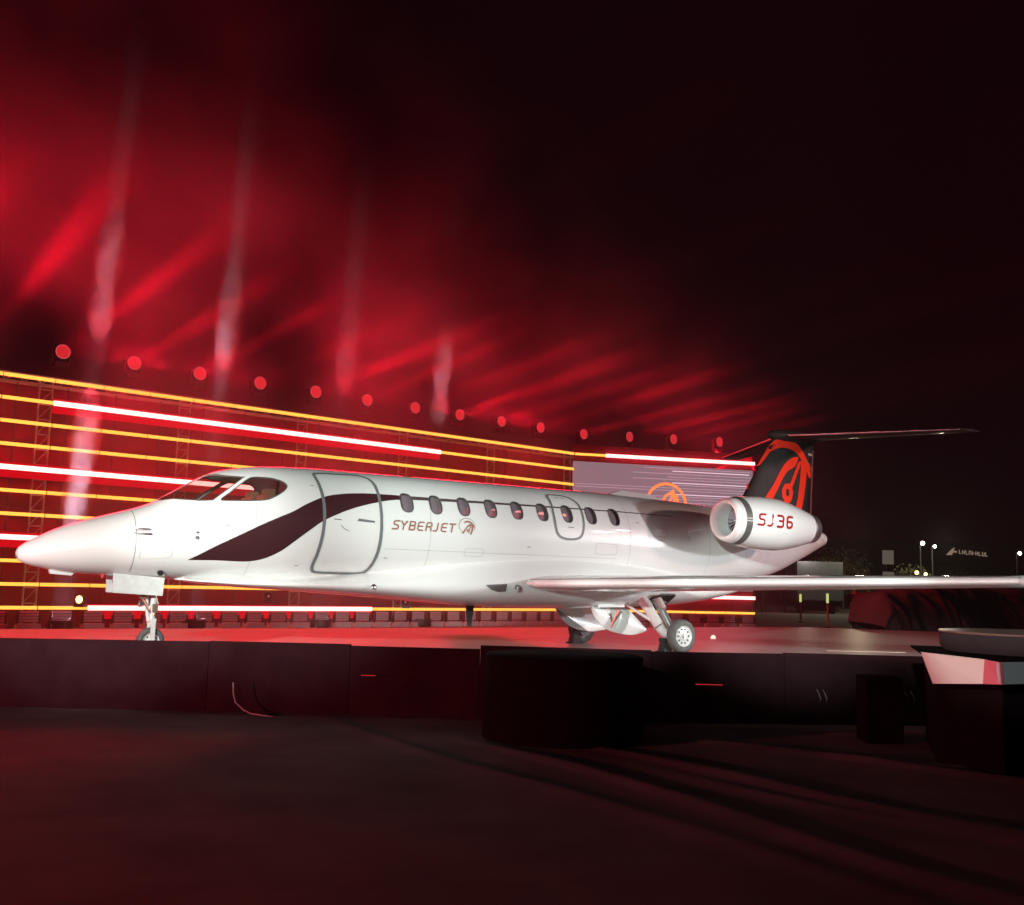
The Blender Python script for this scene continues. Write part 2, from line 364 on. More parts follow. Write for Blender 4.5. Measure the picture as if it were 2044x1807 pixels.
# ------------------------------------------------------------------ the business jet
JET = empty('private_jet', PO, PYAW)
tag(JET, 'white business jet with a dark maroon swoosh and black T-tail parked on the stage deck', 'jet')
def loc3(p): return (p[0], -p[1], p[2])
def hs(a, b, off=0.): return loc3(hull(a, b, off))
KS = .0134
NB = [(3.017 + .4345 * i, 27.6) for i in range(9)]
def oval(c, a, b, n=28, e=2.7, lean=0.):
    o = []
    for k in range(n):
        t = 2 * PI * k / n; cx, sx = math.cos(t), math.sin(t)
        x = a * math.copysign(abs(cx) ** (2 / e), cx); y = b * math.copysign(abs(sx) ** (2 / e), sx)
        o.append((c[0] + x + lean * y, c[1] + y))
    return o
mir = lambda poly: [(p[0], 180. - p[1]) for p in reversed(poly)]
WIN = [oval(c, .092, 10.6) for c in NB]
DOOR = [(1.806, 57.94), (1.813, 47.09), (1.827, 32.7), (1.835, 21.64), (1.836, 11.53), (1.83, 0.3), (1.815, -14.05), (1.795, -27.58), (1.777, -39.99), (1.795, -46.44), (1.846, -49.29), (2.02, -49.79), (2.254, -49.81), (2.453, -49.2), (2.54, -45.1), (2.588, -34.38), (2.614, -21.49), (2.62, -8.09), (2.62, 6.54), (2.62, 23.72), (2.62, 37.6), (2.608, 49.72), (2.552, 58.57), (2.427, 62.81), (2.159, 62.32), (1.893, 60.93)]
HATCH = [(5.408, 51.77), (5.402, 41.76), (5.38, 27.8), (5.38, 12.12), (5.411, 4.02), (5.501, -0.19), (5.652, -1.14), (5.788, 0.76), (5.85, 5.55), (5.884, 14.1), (5.901, 26.13), (5.902, 38.57), (5.853, 47.63), (5.743, 53.68), (5.568, 54.86), (5.459, 54.55)]
WSH = [(-.032, 86.), (-.032, 75.46), (.08, 60), (.203, 46), (.34, 36), (.48, 29.82), (.674, 39.28), (.902, 54.14), (.704, 60.96), (.60, 71), (.535, 77.86), (.50, 86.)]
SWN = [(0.571, 27.04), (0.687, 34.21), (0.848, 44.3), (0.98, 51.91), (1.103, 51.31), (1.22, 49.2), (1.306, 46.41), (1.375, 41.98), (1.386, 37.25), (1.328, 31.66), (1.204, 25.49), (1.078, 22.59), (0.825, 23.0)]
DOORS = smooth_poly(DOOR, 3); HATCHS = smooth_poly(HATCH, 3); SWS = smooth_poly(SWN, 3)
WSS = WSH
def rect_poly():
    xs = [-1.56, -1.555, -1.545, -1.53, -1.51, -1.48, -1.45, -1.42, -1.39, -1.34, -1.29, -1.24, -1.18, -1.1, -1.0]
    x = -.9
    while x < 11.8: xs.append(round(x, 3)); x += .11
    xs.append(11.8)
    th = [-90 + 5 * k for k in range(73)]
    return xs, [(x, -90.) for x in xs] + [(11.8, t) for t in th[1:-1]] + [(x, 270.) for x in reversed(xs)] + [(-1.56, t) for t in reversed(th[1:-1])]
xs_, RP = rect_poly()
fus = patch('fuselage', M['white'], JET, hs, [RP], WIN + [mir(w) for w in WIN] + [DOORS, HATCHS, WSS, mir(WSS), SWS, mir(SWS)], grid=(xs_[1:-1], 5.), ks=KS)
# tail cone end cap
b = B(); b.add([hs(11.8, t) for t in range(0, 360, 10)], [tuple(range(36))]); b.build('tail_cap', M['dullmetal'], fus)
door = patch('cabin_door', M['white'], JET, hs, [DOORS], grid=(.11, 5.), ks=KS, off=.003)
hatch = patch('exit_hatch', M['white'], JET, hs, [HATCHS], [WIN[6]], grid=(.11, 5.), ks=KS, off=.003)
KY = .0134
for nm, poly, par, w in (('door_seal', DOORS, door, .042), ('hatch_seal', HATCHS, hatch, .032)):
    o_, i_ = ring_poly(poly, w, KY); patch(nm, M['seal'], par, hs, [o_], [i_], ks=KS, off=.009)
# door furniture
dh = patch('door_handle', M['seal'], door, hs, [[(2.28, 5.2), (2.52, 4.4), (2.52, 6.2), (2.30, 7.6)]], grid=(.05, 2), ks=KS, off=.014)
patch('door_latch', M['seal'], door, hs, stroke_polys([(2.06, .5), (2.10, -2.5), (2.17, -4.6)], .008, KY), ks=KS, off=.010)
patch('door_stencil', M['seal'], door, hs, [[(1.96, 5.4), (2.06, 5.2), (2.06, 6.0), (1.96, 6.2)]], ks=KS, off=.010)
for q_ in ([(5.52, 49.5), (5.60, 49.5), (5.60, 50.3), (5.52, 50.3)], [(5.63, 49.5), (5.70, 49.5), (5.70, 50.3), (5.63, 50.3)], [(5.6, 11.2), (5.70, 11.2), (5.70, 12.), (5.6, 12.)]): patch('hatch_stencil', M['seal'], hatch, hs, [q_], ks=KS, off=.010)
# windows: reveal, pane
def window(name, poly, mt, depth=.03, frame=.012, parent=JET, label=None):
    pane = patch(name, mt, parent, hs, [poly], grid=(.09, 6.), ks=KS, off=-depth)
    bb = B(); n = len(poly); bb.add([hs(a, c, .002) for a, c in poly] + [hs(a, c, -depth) for a, c in poly], [(k, (k + 1) % n, n + (k + 1) % n, n + k) for k in range(n)])
    bb.build('window_reveal', M['ringdark'], pane, smooth='all', fix=False)
    o_, i_ = ring_poly(poly, frame, KY); 
    patch('window_frame', M['ringdark'], pane, hs, [o_], [i_], ks=KS, off=.004)
    return pane
for w in WIN: window('cabin_window', w, M['pane'])
for w in WIN: window('cabin_window', mir(w), M['pane'])
window('windshield', WSS, M['wsglass'], .012, .016); window('windshield', mir(WSS), M['wsglass'], .012, .016)
window('cockpit_side_window', SWS, M['wsglass'], .015, .016); window('cockpit_side_window', mir(SWS), M['wsglass'], .015, .016)
# cockpit and cabin inside
b = B(); b.add([hs(1.62, t, -.03) for t in range(0, 360, 10)], [tuple(range(36))]); b.build('cockpit_bulkhead', M['cabin'], JET)
b = B(); b.add([hs(6.9, t, -.03) for t in range(0, 360, 10)], [tuple(range(36))]); b.build('rear_bulkhead', M['cabin'], JET)
b = B(); b.box((.42, 0, 1.78), (.30, .66, .05)); b.box((.52, 0, 1.64), (.08, .80, .26)); b.build('glareshield', M['dark'], JET)
b = B(); b.box((4.2, 0, 1.28), (5.2, 1.20, .03)); b.box((.95, 0, 1.30), (1.2, .90, .03)); b.build('cabin_floor', M['cabin'], JET)
for sy in (-1, 1):
    b = B(); b.box((1.20, sy * .30, 1.74), (.12, .40, .46), Matrix.Rotation(R(12), 3, 'Y')); b.box((1.26, sy * .30, 1.99), (.10, .22, .12)); b.box((.98, sy * .30, 1.58), (.42, .42, .12))
    b.build('pilot_seat', M['seat'], JET)
# livery: swoosh and belt line, lettering
UP = smooth_poly([(0.24, -35.28), (0.494, -22.88), (0.771, -11.99), (1.042, -1.73), (1.265, 5.71), (1.434, 11.37), (1.612, 19.07), (1.824, 26.6), (2.016, 30.74), (2.234, 33.44), (2.501, 34.9), (2.80, 35.1), (3.27, 35.2), (4.596, 35.5), (5.625, 35.6), (7.7, 35.8)], 4, False)
LO = smooth_poly([(7.7, 35.0), (5.616, 33.75), (4.586, 33.0), (3.261, 31.24), (2.903, 29.81), (2.75, 28.18), (2.597, 25.46), (2.421, 21.82), (2.201, 16.41), (1.987, 9.67), (1.80, 2.6), (1.616, -7.53), (1.461, -17.32), (1.315, -27.06), (1.149, -34.84), (0.995, -38.56), (0.833, -39.21), (0.628, -38.28), (0.428, -37.07)], 4, False)
SW_ALL = UP + LO
def clip_s(poly, a0, a1):
    def cl(p_, keep_, a):
        o = []
        for k in range(len(p_)):
            A_, B_ = p_[k - 1], p_[k]; ka, kb = keep_(A_[0]), keep_(B_[0])
            if ka != kb: u = (a - A_[0]) / (B_[0] - A_[0]); o.append((a, A_[1] + (B_[1] - A_[1]) * u))
            if kb: o.append(B_)
        return o
    return cl(cl(poly, lambda v: v >= a0, a0), lambda v: v <= a1, a1)
edges_ = [-1.] + [NB[0][0]] + [c_[0] for c_ in NB[1:]] + [7.7]
for k in range(10):
    pc = clip_s(SW_ALL, edges_[k], edges_[k + 1]); patch('maroon_swoosh' if k == 0 else 'belt_line', M['stripe'] if k == 0 else M['belt'], JET, hs, [pc], [oval(c_, .098, 11.3) for c_ in NB], grid=(.11, 5.), ks=KS, off=.0055)
patch('radome_seam', M['seal'], JET, hs, stroke_polys([(-.36, t) for t in range(-60, 80, 5)], .006, KY), ks=KS, off=.002)
for nm, pts_ in (('skin_seam', [(.98, t) for t in range(-60, 22, 4)]), ('skin_seam', [(3.35, t) for t in range(-60, 26, 4)]), ('skin_seam', [(6.75, t) for t in range(-30, 86, 4)]), ('skin_seam', [(8.4, t) for t in range(-50, 60, 4)]), ('skin_seam', [(s_ * .2 + 2.7, -20.) for s_ in range(0, 20)]), ('skin_seam', [(s_ * .2 + 2.7, 62.) for s_ in range(0, 24)]), ('skin_seam', [(9.9, t) for t in range(-70, 30, 4)])):
    patch(nm, M['seam'], JET, hs, stroke_polys(pts_, .005, KY), ks=KS, off=.0015)
for (a0, b0, a1, b1) in ((-.30, -30, .05, -12), (6.1, -16, 6.5, -4), (7.2, 8, 7.5, 18), (9.3, -20, 9.7, -6), (3.9, -24, 4.2, -16)):
    q_ = oval(((a0 + a1) / 2, (b0 + b1) / 2), (a1 - a0) / 2, (b1 - b0) / 2, 28, 7); o_, i_ = ring_poly(q_, .005, KY); patch('service_hatch', M['seam'], JET, hs, [o_], [i_], ks=KS, off=.0015)
for (a0, b0) in ((.62, -1.), (1.55, -43.), (4.9, -12), (2.72, -30), (6.9, 22), (1.7, 40)):
    patch('stencil_mark', M['seal'], JET, hs, [[(a0, b0), (a0 + .05, b0), (a0 + .05, b0 + .8), (a0, b0 + .8)]], ks=KS, off=.002)
FONT = {
 'S': [[(.88, 1), (.28, 1), (.10, .88), (.10, .64), (.24, .53), (.66, .5), (.80, .38), (.80, .13), (.64, 0), (0, 0)]],
 'Y': [[(0, 1), (.38, .48), (.80, 1)], [(.38, .48), (.38, 0)]],
 'B': [[(.05, 0), (.05, 1), (.66, 1), (.80, .88), (.80, .64), (.66, .52), (.05, .52)], [(.66, .52), (.82, .40), (.82, .12), (.67, 0), (.05, 0)]],
 'E': [[(.82, 1), (.26, 1), (.05, .82), (.05, .18), (.24, 0), (.80, 0)], [(.05, .5), (.72, .5)]],
 'R': [[(.05, 0), (.05, .82), (.2, 1), (.66, 1), (.82, .85), (.82, .62), (.66, .48), (.1, .48)], [(.6, .48), (.80, .25), (.80, 0)]],
 'J': [[(.62, 1), (.62, .25), (.46, 0), (.05, 0)]],
 'T': [[(0, 1), (.85, 1)], [(.42, 1), (.42, 0)]],
 '3': [[(0, 1), (.62, 1), (.80, .86), (.80, .62), (.66, .51), (.2, .51)], [(.66, .51), (.80, .40), (.80, .14), (.64, 0), (0, 0)]],
 '6': [[(.82, 1), (.25, 1), (.05, .82), (.05, .18), (.2, 0), (.62, 0), (.80, .16), (.80, .38), (.64, .52), (.05, .52)]]}
def text_polys(txt, x0, y0, h, w, adv, sw, shear, yk):
    """yk: metres to surface b units"""
    out = []; x = x0
    for i, ch in enumerate(txt):
        for pl in FONT[ch]:
            out += stroke_polys([(x + p[0] * w + shear * h * p[1], y0 + p[1] * h * yk) for p in pl], sw[i] if isinstance(sw, (list, tuple)) else sw, 1 / yk)
        x += adv[i]
    return out
A8 = [.118, .122, .122, .124, .112, .118, .124, .1]
patch('maker_lettering', M['letter'], JET, hs, text_polys('SYBERJET', 2.775, -.2, .105, .098, A8, .020, .22, 1 / KY), ks=KS, off=.007)
# the emblem, in fin coordinates (s, z)
ARC = [(10.426, 3.388), (10.516, 3.511), (10.643, 3.608), (10.862, 3.646), (11.083, 3.61), (11.268, 3.502), (11.416, 3.346), (11.52, 3.197), (11.563, 3.044), (11.532, 2.976), (11.469, 3.049), (11.395, 3.148), (11.321, 3.246), (11.191, 3.378), (11.007, 3.453), (10.805, 3.473), (10.642, 3.446), (10.497, 3.389)]
RLEG = [(11.303, 3.362), (11.397, 3.292), (11.431, 3.06), (11.39, 2.796), (11.311, 2.481), (11.216, 2.30), (11.032, 2.356), (11.137, 2.47), (11.203, 2.732), (11.254, 3.02), (11.272, 3.229)]
LLEG = [(10.244, 2.485), (10.18, 2.38), (10.36, 2.36), (10.42, 2.451), (10.6, 2.678), (10.764, 2.918), (10.911, 3.071), (11.096, 3.158), (11.191, 3.306), (11.154, 3.336), (10.987, 3.296), (10.803, 3.165), (10.638, 2.96), (10.493, 2.759)]
PIN = [(11.265, 3.281), (11.19, 3.235), (10.964, 2.843), (10.818, 2.828), (10.737, 2.725), (10.743, 2.598), (10.815, 2.501), (10.924, 2.47), (11.009, 2.565), (11.043, 2.695), (11.018, 2.77), (11.272, 3.229)]
PINH = [(10.889 + .048 * math.cos(a * PI / 6), 2.677 + .07 * math.sin(a * PI / 6)) for a in range(12)]
LE1 = [(9.965, 2.80), (9.93, 2.72), (9.993, 2.499), (10.045, 2.502), (9.985, 2.746)]
LE2 = [(10.16, 3.09), (10.25, 3.12), (10.38, 3.26), (10.50, 3.40), (10.47, 3.46), (10.36, 3.32), (10.22, 3.14)]
EMB = [smooth_poly(ARC, 3), smooth_poly(RLEG, 2), smooth_poly(LLEG, 2), PIN]
def emb_to(x0, y0, sx, sy): return [[(x0 + (p[0] - 10.75) * sx, y0 + (p[1] - 3.0) * sy) for p in q] for q in EMB], [[(x0 + (p[0] - 10.75) * sx, y0 + (p[1] - 3.0) * sy) for p in PINH]]
ei, eh = emb_to(3.90, 5.3, .145, .145 / KY * .95)
ring = [(3.90 + .125 * math.cos(k * PI / 16), 6.6 + .105 / KY * math.sin(k * PI / 16)) for k in range(-3, 22)]
patch('maker_emblem', M['letter'], JET, hs, ei + stroke_polys(ring, .006, KY), eh, ks=KS, off=.007)
# ---- fin
ZL = lambda z: 9.837 + (z - 2.53) * .6855
ZT = lambda z: 11.52 + (z - 2.6) * .113
def yt(x, th): x = min(max(x, 0), 1); return 5 * th * (.2969 * math.sqrt(x) - .126 * x - .3516 * x * x + .2843 * x ** 3 - .1036 * x ** 4)
def fs(a, b, off=0.):
    l, t_ = ZL(b), ZT(b); c_ = t_ - l; return (a, -(yt((a - l) / c_, .10) * c_ + off), b)
def fsr(a, b, off=0.):
    p = fs(a, b, off); return (p[0], -p[1], p[2])
XC = [0, .004, .012, .03, .06, .1, .16, .25, .35, .5, .65, .8, .92, 1.]
b = B(); secs = []
for z in [2.0, 2.15, 2.3, 2.5, 2.8, 3.1, 3.4, 3.64]:
    l = ZL(z) - (.5 * max(0, 2.45 - z) ** 1.2 * 1.6 if z < 2.45 else 0); c_ = ZT(z) - l
    up_ = [(l + x * c_, -yt(x, .10) * c_, z) for x in XC]; dn = [(l + x * c_, yt(x, .10) * c_, z) for x in reversed(XC[1:-1])]
    secs.append(up_ + dn)
b.loft(secs); fin = b.build('tail_fin', M['finblack'], JET, smooth='all')
patch('fin_emblem', M['orange'], fin, fs, EMB + [LE1, LE2], [PINH], grid=(.15, .15), off=.005)
patch('fin_emblem', M['orange'], fin, fsr, EMB, [PINH], grid=(.15, .15), off=.005)
patch('fin_vent', M['dullmetal'], fin, fs, [[(11.48, 3.40), (11.60, 3.39), (11.60, 3.43), (11.48, 3.44)]], off=.008)
patch('fin_emblem_tip', M['letter'], fin, fs, stroke_polys([(11.42, 3.30), (11.52, 3.23), (11.60, 3.12)], .018), off=.008)
b = B(); b.tube([(11.545, 0, 2.2), (11.63, 0, 3.5)], .012, 8); b.build('rudder_hinge', M['ringdark'], fin)
# ---- tailplane with bullet fairing
b = B(); pr_ = [(0, .004), (.03, .045), (.12, .085), (.35, .115), (.7, .12), (1.05, .09), (1.35, .045), (1.5, .01)]
b.lathe(pr_, (10.46, 0, 3.69), (1, 0, .012), 20); b.build('bullet_fairing', M['finblack'], JET, smooth='all')
for sg, in ((1,), (-1,)):
    def sec(t, le, c_, z, th=.085, x0=0., x1=1., off=0.):
        xs = [x for x in XC if x0 <= x <= x1]
        return [(le + x * c_, -sg * t, z + yt(x, th) * c_ + off) for x in reversed(xs)] + [(le + x * c_, -sg * t, z - yt(x, th) * c_ - off) for x in xs[1:]]
    b = B(); S_ = []
    for k in range(9):
        u = k / 8; t_ = .02 + 2.74 * u; S_.append(sec(t_, 10.79 + 1.25 * u, 1.05 - .58 * u, 3.70 - .06 * u))
    S_.append(sec(2.80, 12.16, .30, 3.64, .05))
    b.loft(S_); tp = b.build('tailplane', M['finblack'], JET, smooth='all')
    b = B(); b.loft([sec(.13 + 2.6 * u, 10.79 + 1.25 * (.11 + 2.6 * u) / 2.74 - .003, 1.05 - .58 * (.11 + 2.6 * u) / 2.74, 3.70 - .06 * (.11 + 2.6 * u) / 2.74, .088, 0, .035, .001) for u in [k / 6 for k in range(7)]], closed=False, caps=False)
    b.build('deicing_edge', M['dullmetal'], tp, smooth='all', fix=False)
# ---- wings
for sg in (1, -1):
    W0 = dict(t=.50, le=4.68, c=2.52, z=.945); W1 = dict(t=6.40, le=7.575, c=1.30, z=1.112)
    def wsec(u, x0=0., x1=1., off=0., th=.11):
        t_ = W0['t'] + (W1['t'] - W0['t']) * u; le = W0['le'] + (W1['le'] - W0['le']) * u; c_ = W0['c'] + (W1['c'] - W0['c']) * u; z = W0['z'] + (W1['z'] - W0['z']) * u
        thk = th
        # near the root the chord line is faired forward into the fuselage
        le -= .22 * max(0, 1 - u / .06) ** 2
        xs = [x for x in XC if x0 <= x <= x1] if x1 >= 1 else [x1 * q_ for q_ in (0, .008, .03, .08, .18, .35, .6, 1.)]
        return [(le + x * c_ , -sg * t_, z + yt(x, thk) * c_ * 1.0 + off) for x in reversed(xs)] + [(le + x * c_, -sg * t_, z - yt(x, thk) * c_ * .8 - off) for x in xs[1:]]
    b = B(); b.loft([wsec(k / 24) for k in range(25)]); wg = b.build('wing', M['white'], JET, smooth='all')
    b = B(); b.loft([wsec(.055 + .945 * k / 20, 0, .022 + .030 * k / 20, .003) for k in range(21)], closed=False, caps=False); b.build('leading_edge', M['edge_white'], wg, smooth='all', fix=False)
    b = B(); b.tube([Vector(wsec(.055 + .945 * k / 20, 0, .022 + .030 * k / 20, .004)[0]) for k in range(21)], .006, 6); b.build('leading_edge_seam', M['ringdark'], wg)
    b = B(); b.box((8.25, -sg * 6.44, 1.115), (1.0, .10, .05)); b.build('wing_tip', M['white'], wg)
    b = B(); b.lathe([(0, 0), (.02, .03), (.06, .05), (.14, .055), (.20, .05)], (7.60, -sg * 6.47, 1.115), (1, 0, 0), 12); b.build('navigation_light', M['lensr'] if sg > 0 else M['post'], wg, smooth='all')
# ---- belly fairing
FB = [(.15, .905, .05, .905), (.45, .865, .30, .91), (.9, .825, .45, .925), (1.4, .80, .56, .945), (1.94, .775, .66, .985), (2.6, .735, .735, 1.05), (3.3, .685, .79, 1.14), (4.0, .64, .825, 1.22), (4.9, .61, .85, 1.29), (5.6, .605, .86, 1.31), (6.5, .61, .86, 1.29), (7.3, .63, .84, 1.24), (8.0, .675, .77, 1.16), (8.6, .745, .66, 1.09), (9.1, .83, .52, 1.04), (9.5, .92, .36, 1.03), (9.75, 1.0, .2, 1.05)]
def fsec(q):
    s_, zb_, w_, zc_ = q; o = []
    zt_, zbh = prof(s_, 1), prof(s_, 2); zm = (zt_ + zbh) / 2; hw_ = prof(s_, 3)
    thc = math.asin(max(-1, min(1, (zc_ - zm) / ((zt_ - zbh) / 2)))); tc_ = hw_ * math.cos(thc) - .012
    zw = zb_ + (zc_ - zb_) * .48; K = 10; pts = [(tc_, zc_)]
    pts += [(tc_ + (w_ - tc_) * math.sin(k / 4 * PI / 2), zc_ + (zw - zc_) * k / 4) for k in range(1, 5)]
    for k in range(1, K + 1):
        a = k / K * PI / 2; pts.append((w_ * math.cos(a) ** .72, zw - (zw - zb_) * math.sin(a) ** .9))
    L_ = [(s_, -t_, z) for t_, z in pts]; Rr = [(s_, t_, z) for t_, z in reversed(pts[:-1])]
    return L_ + Rr
def lerp_secs(tab, n):
    out = []
    for i in range(len(tab) - 1):
        for k in range(n):
            u = k / n; g = lambda j: tab[min(max(j, 0), len(tab) - 1)]
            p0, p1, p2, p3 = g(i - 1), g(i), g(i + 1), g(i + 2)
            out.append(tuple(.5 * (2 * p1[j] + (p2[j] - p0[j]) * u + (2 * p0[j] - 5 * p1[j] + 4 * p2[j] - p3[j]) * u * u + (3 * p1[j] - p0[j] - 3 * p2[j] + p3[j]) * u ** 3) for j in range(4)))
    return out + [tab[-1]]
b = B(); b.loft([fsec(q) for q in lerp_secs(FB, 3)], closed=False, caps=False); b.build('belly_fairing', M['white'], JET, smooth='all')
b = B(); b.lathe([(0, 0), (.006, .03), (.012, .034)], (2.55, -.745, .87), (0, -1, -.2), 14); b.build('belly_port_cap', M['dullmetal'], JET, smooth='all')
# landing light recess in the wing root
b = B(); pts = [(4.19, .925), (4.52, .945), (4.50, .845), (4.38, .835), (4.28, .86)]
def side(s_, z, o=0.): return (s_, -(.848 + o), z)
b.add([side(*p) for p in pts] + [side(p[0], p[1], -.08) for p in pts], [(0, 1, 2, 3, 4)] + [(k, (k + 1) % 5, 5 + (k + 1) % 5, 5 + k) for k in range(5)]); b.build('landing_light_window', M['ringdark'], JET)
b = B(); b.lathe([(0, 0), (.01, .03), (.05, .045)], (4.66, -.875, .90), (-.3, -1, 0), 12); b.build('landing_lamp', M['dullmetal'], JET, smooth='all')
# small fittings
for (s_, th, dz) in ((-.23, 17, 0), (-.21, 9.5, 0)):
    b = B(); p = Vector(hs(s_, th)); q = Vector(hs(s_, th, .045)); b.tube([p, q], .008, 8); b.tube([q, q + Vector((-.20, 0, .0))], [.008, .005], 8); b.build('pitot_tube', M['dullmetal'] if th > 12 else M['seal'], JET, smooth='all')
b = B(); p = Vector(hs(.30, -8.)); b.tube([p, p + Vector((0, -.02, 0))], .02, 10); b.build('static_port', M['seal'], JET)
b = B(); p = Vector(hs(.30, -2.)); b.tube([p, p + Vector((0, -.02, 0))], .014, 10); b.build('static_port', M['seal'], JET)
b = B(); b.loft([[(-1.20, y, .985), (-.92, y * .6, .94), (-.95, y * .6, .915), (-1.18, y, .93)] for y in (-.04, .04)]); b.build('nose_tow_fitting', M['white'], JET)
b = B(); b.tube([(-.62, -.08, .93), (-.62, -.09, .895)], [.022, .012], 8); b.build('nose_beacon', M['lensr'], JET)
b = B(); b.tube([(-.02, -.30, .985), (-.02, -.345, .965)], .034, 14); b.build('nose_drain_port', M['dark'], JET)
b = B(); b.loft([[(4.38, y, .62), (4.50, y, .62), (4.47, y * .5, .33), (4.41, y * .5, .33)] for y in (-.018, .018)]); b.build('belly_antenna', M['dark'], JET)
b = B(); b.loft([[(6.80, y, 2.36), (8.05, y, 2.33), (7.75, y * .4, 2.435), (7.15, y * .4, 2.455)] for y in (-.07, .07)]); b.build('roof_antenna', M['white'], JET)
# ---- engines
NR = [(8.04, .283), (8.05, .298), (8.08, .316), (8.14, .336), (8.22, .353), (8.34, .373), (8.5, .393), (8.7, .408), (8.9, .413), (9.15, .408), (9.35, .380), (9.55, .340), (9.72, .298), (9.86, .262)]
def nr(s_):
    if s_ <= NR[0][0]: return NR[0][1]
    for k in range(len(NR) - 1):
        if s_ <= NR[k + 1][0]:
            u = (s_ - NR[k][0]) / (NR[k + 1][0] - NR[k][0]); return NR[k][1] + (NR[k + 1][1] - NR[k][1]) * u
    return NR[-1][1]
for sg in (1, -1):
    ax = lambda s_, z=0: (s_, -sg * (1.385 - .02 * (s_ - 8.04)), 2.0 - .025 * (s_ - 8.04))
    def ns(a, b_, off=0.):
        o = ax(a); r_ = nr(a) + off; t_ = R(b_); return (o[0], o[1] - sg * r_ * math.cos(t_), o[2] + r_ * math.sin(t_))
    def nloft(a0, a1, off, n=12, step=40):
        bb = B(); ss = [a0 + (a1 - a0) * k / n for k in range(n + 1)]
        bb.loft([[ns(s_, 360 * k / step, off) for k in range(step)] for s_ in ss], caps=False); return bb
    nac = nloft(8.14, 9.86, 0, 24).build('engine_nacelle', M['white'], JET, smooth='all')
    nloft(8.20, 8.31, .004, 2).build('nacelle_ring', M['ringdark'], nac, smooth='all', fix=False)
    bb = B(); prof_ = [(8.14, nr(8.14)), (8.10, .325), (8.06, .308), (8.04, .285), (8.045, .265), (8.08, .248), (8.14, .240)]
    bb.loft([[(ax(s_)[0], ax(s_)[1] - sg * r_ * math.cos(2 * PI * k / 40), ax(s_)[2] + r_ * math.sin(2 * PI * k / 40)) for k in range(40)] for s_, r_ in prof_], caps=False); bb.build('inlet_lip', M['edge_white'], nac, smooth='all')
    bb = B(); prof_ = [(8.14, .240), (8.25, .238), (8.40, .250)]
    bb.loft([[(ax(s_)[0], ax(s_)[1] - sg * r_ * math.cos(2 * PI * k / 40), ax(s_)[2] + r_ * math.sin(2 * PI * k / 40)) for k in range(40)] for s_, r_ in prof_], caps=False); bb.build('inlet_duct', M['inlet'], nac, smooth='all')
    c0 = Vector(ax(8.40))
    hub = B().lathe([(0, 0), (.03, .03), (.08, .055), (.16, .07)], c0 + Vector((-.13, 0, 0)), (1, 0, 0), 20).build('fan_spinner', M['fan'], nac, smooth='all')
    bb = B()
    for k in range(22):
        a = 2 * PI * k / 22; e = Vector((0, math.cos(a), math.sin(a))); g = Vector((0, -math.sin(a), math.cos(a)))
        r0, r1 = .06, .245
        bb.add([c0 + e * r0 - g * .012 + Vector((-.03, 0, 0)), c0 + e * r0 + g * .012 + Vector((.02, 0, 0)), c0 + e * r1 + g * .034 + Vector((.015, 0, 0)), c0 + e * r1 - g * .022 + Vector((-.02, 0, 0))], [(0, 1, 2, 3)])
    bb.build('fan_blade', M['fan'], nac, fix=False)
    B().disc(c0 + Vector((.04, 0, 0)), (1, 0, 0), .25).build('fan_backing', M['dark'], nac)
    bb = B(); bb.loft([[(ax(s_)[0], ax(s_)[1] - sg * r_ * math.cos(2 * PI * k / 32), ax(s_)[2] + r_ * math.sin(2 * PI * k / 32)) for k in range(32)] for s_, r_ in ((9.85, .262), (9.90, .253), (10.04, .225), (10.04, .21), (9.85, .20))], caps=False); bb.build('exhaust_nozzle', M['dullmetal'], nac, smooth='all')
    bb = B(); bb.lathe([(0, .12), (.2, .05), (.26, .005)], ax(9.80), (1, 0, 0), 16); bb.build('exhaust_cone', M['ringdark'], nac, smooth='all')
    for dz in (.02, -.02):
        bb = B(); bb.bar(ns(8.18, dz / .35 * 57, .006), ns(8.34, dz / .37 * 57, .006), .008, .022, (0, -sg, 0)); bb.build('nacelle_latch', M['white'], nac)
    if sg > 0:
        sw = [.034, .034, .038, .038]
        patch('model_lettering', M['redletter'], nac, ns, text_polys('SJ36', 8.40, -9.0, .165, .15, [.19, .20, .20, .2], sw, .16, 57.3 / .405), grid=(.05, 4), ks=.405 / 57.3, off=.007)
    # pylon
    bb = B(); bb.loft([[(8.75 + x * 1.15, -sg * t_, 1.98 + yt(x, .13) * 1.15 * q) for x, q in [(x, 1) for x in XC] + [(x, -1) for x in reversed(XC[1:-1])]] for t_ in (.5, 1.05)]); bb.build('engine_pylon', M['white'], JET, smooth='all')
    if sg > 0:
        bb = B(); bb.tube([(7.75, -.95, 1.80), (8.06, -1.12, 1.86)], .008, 6)
        bb = B(); bb.bar(hs(7.95, 8), (7.75, -.95, 1.83), .01, .03); bb.bar((7.75, -.95, 1.83), (7.98, -.97, 1.85), .02, .02); bb.build('temperature_probe', M['dullmetal'], JET)
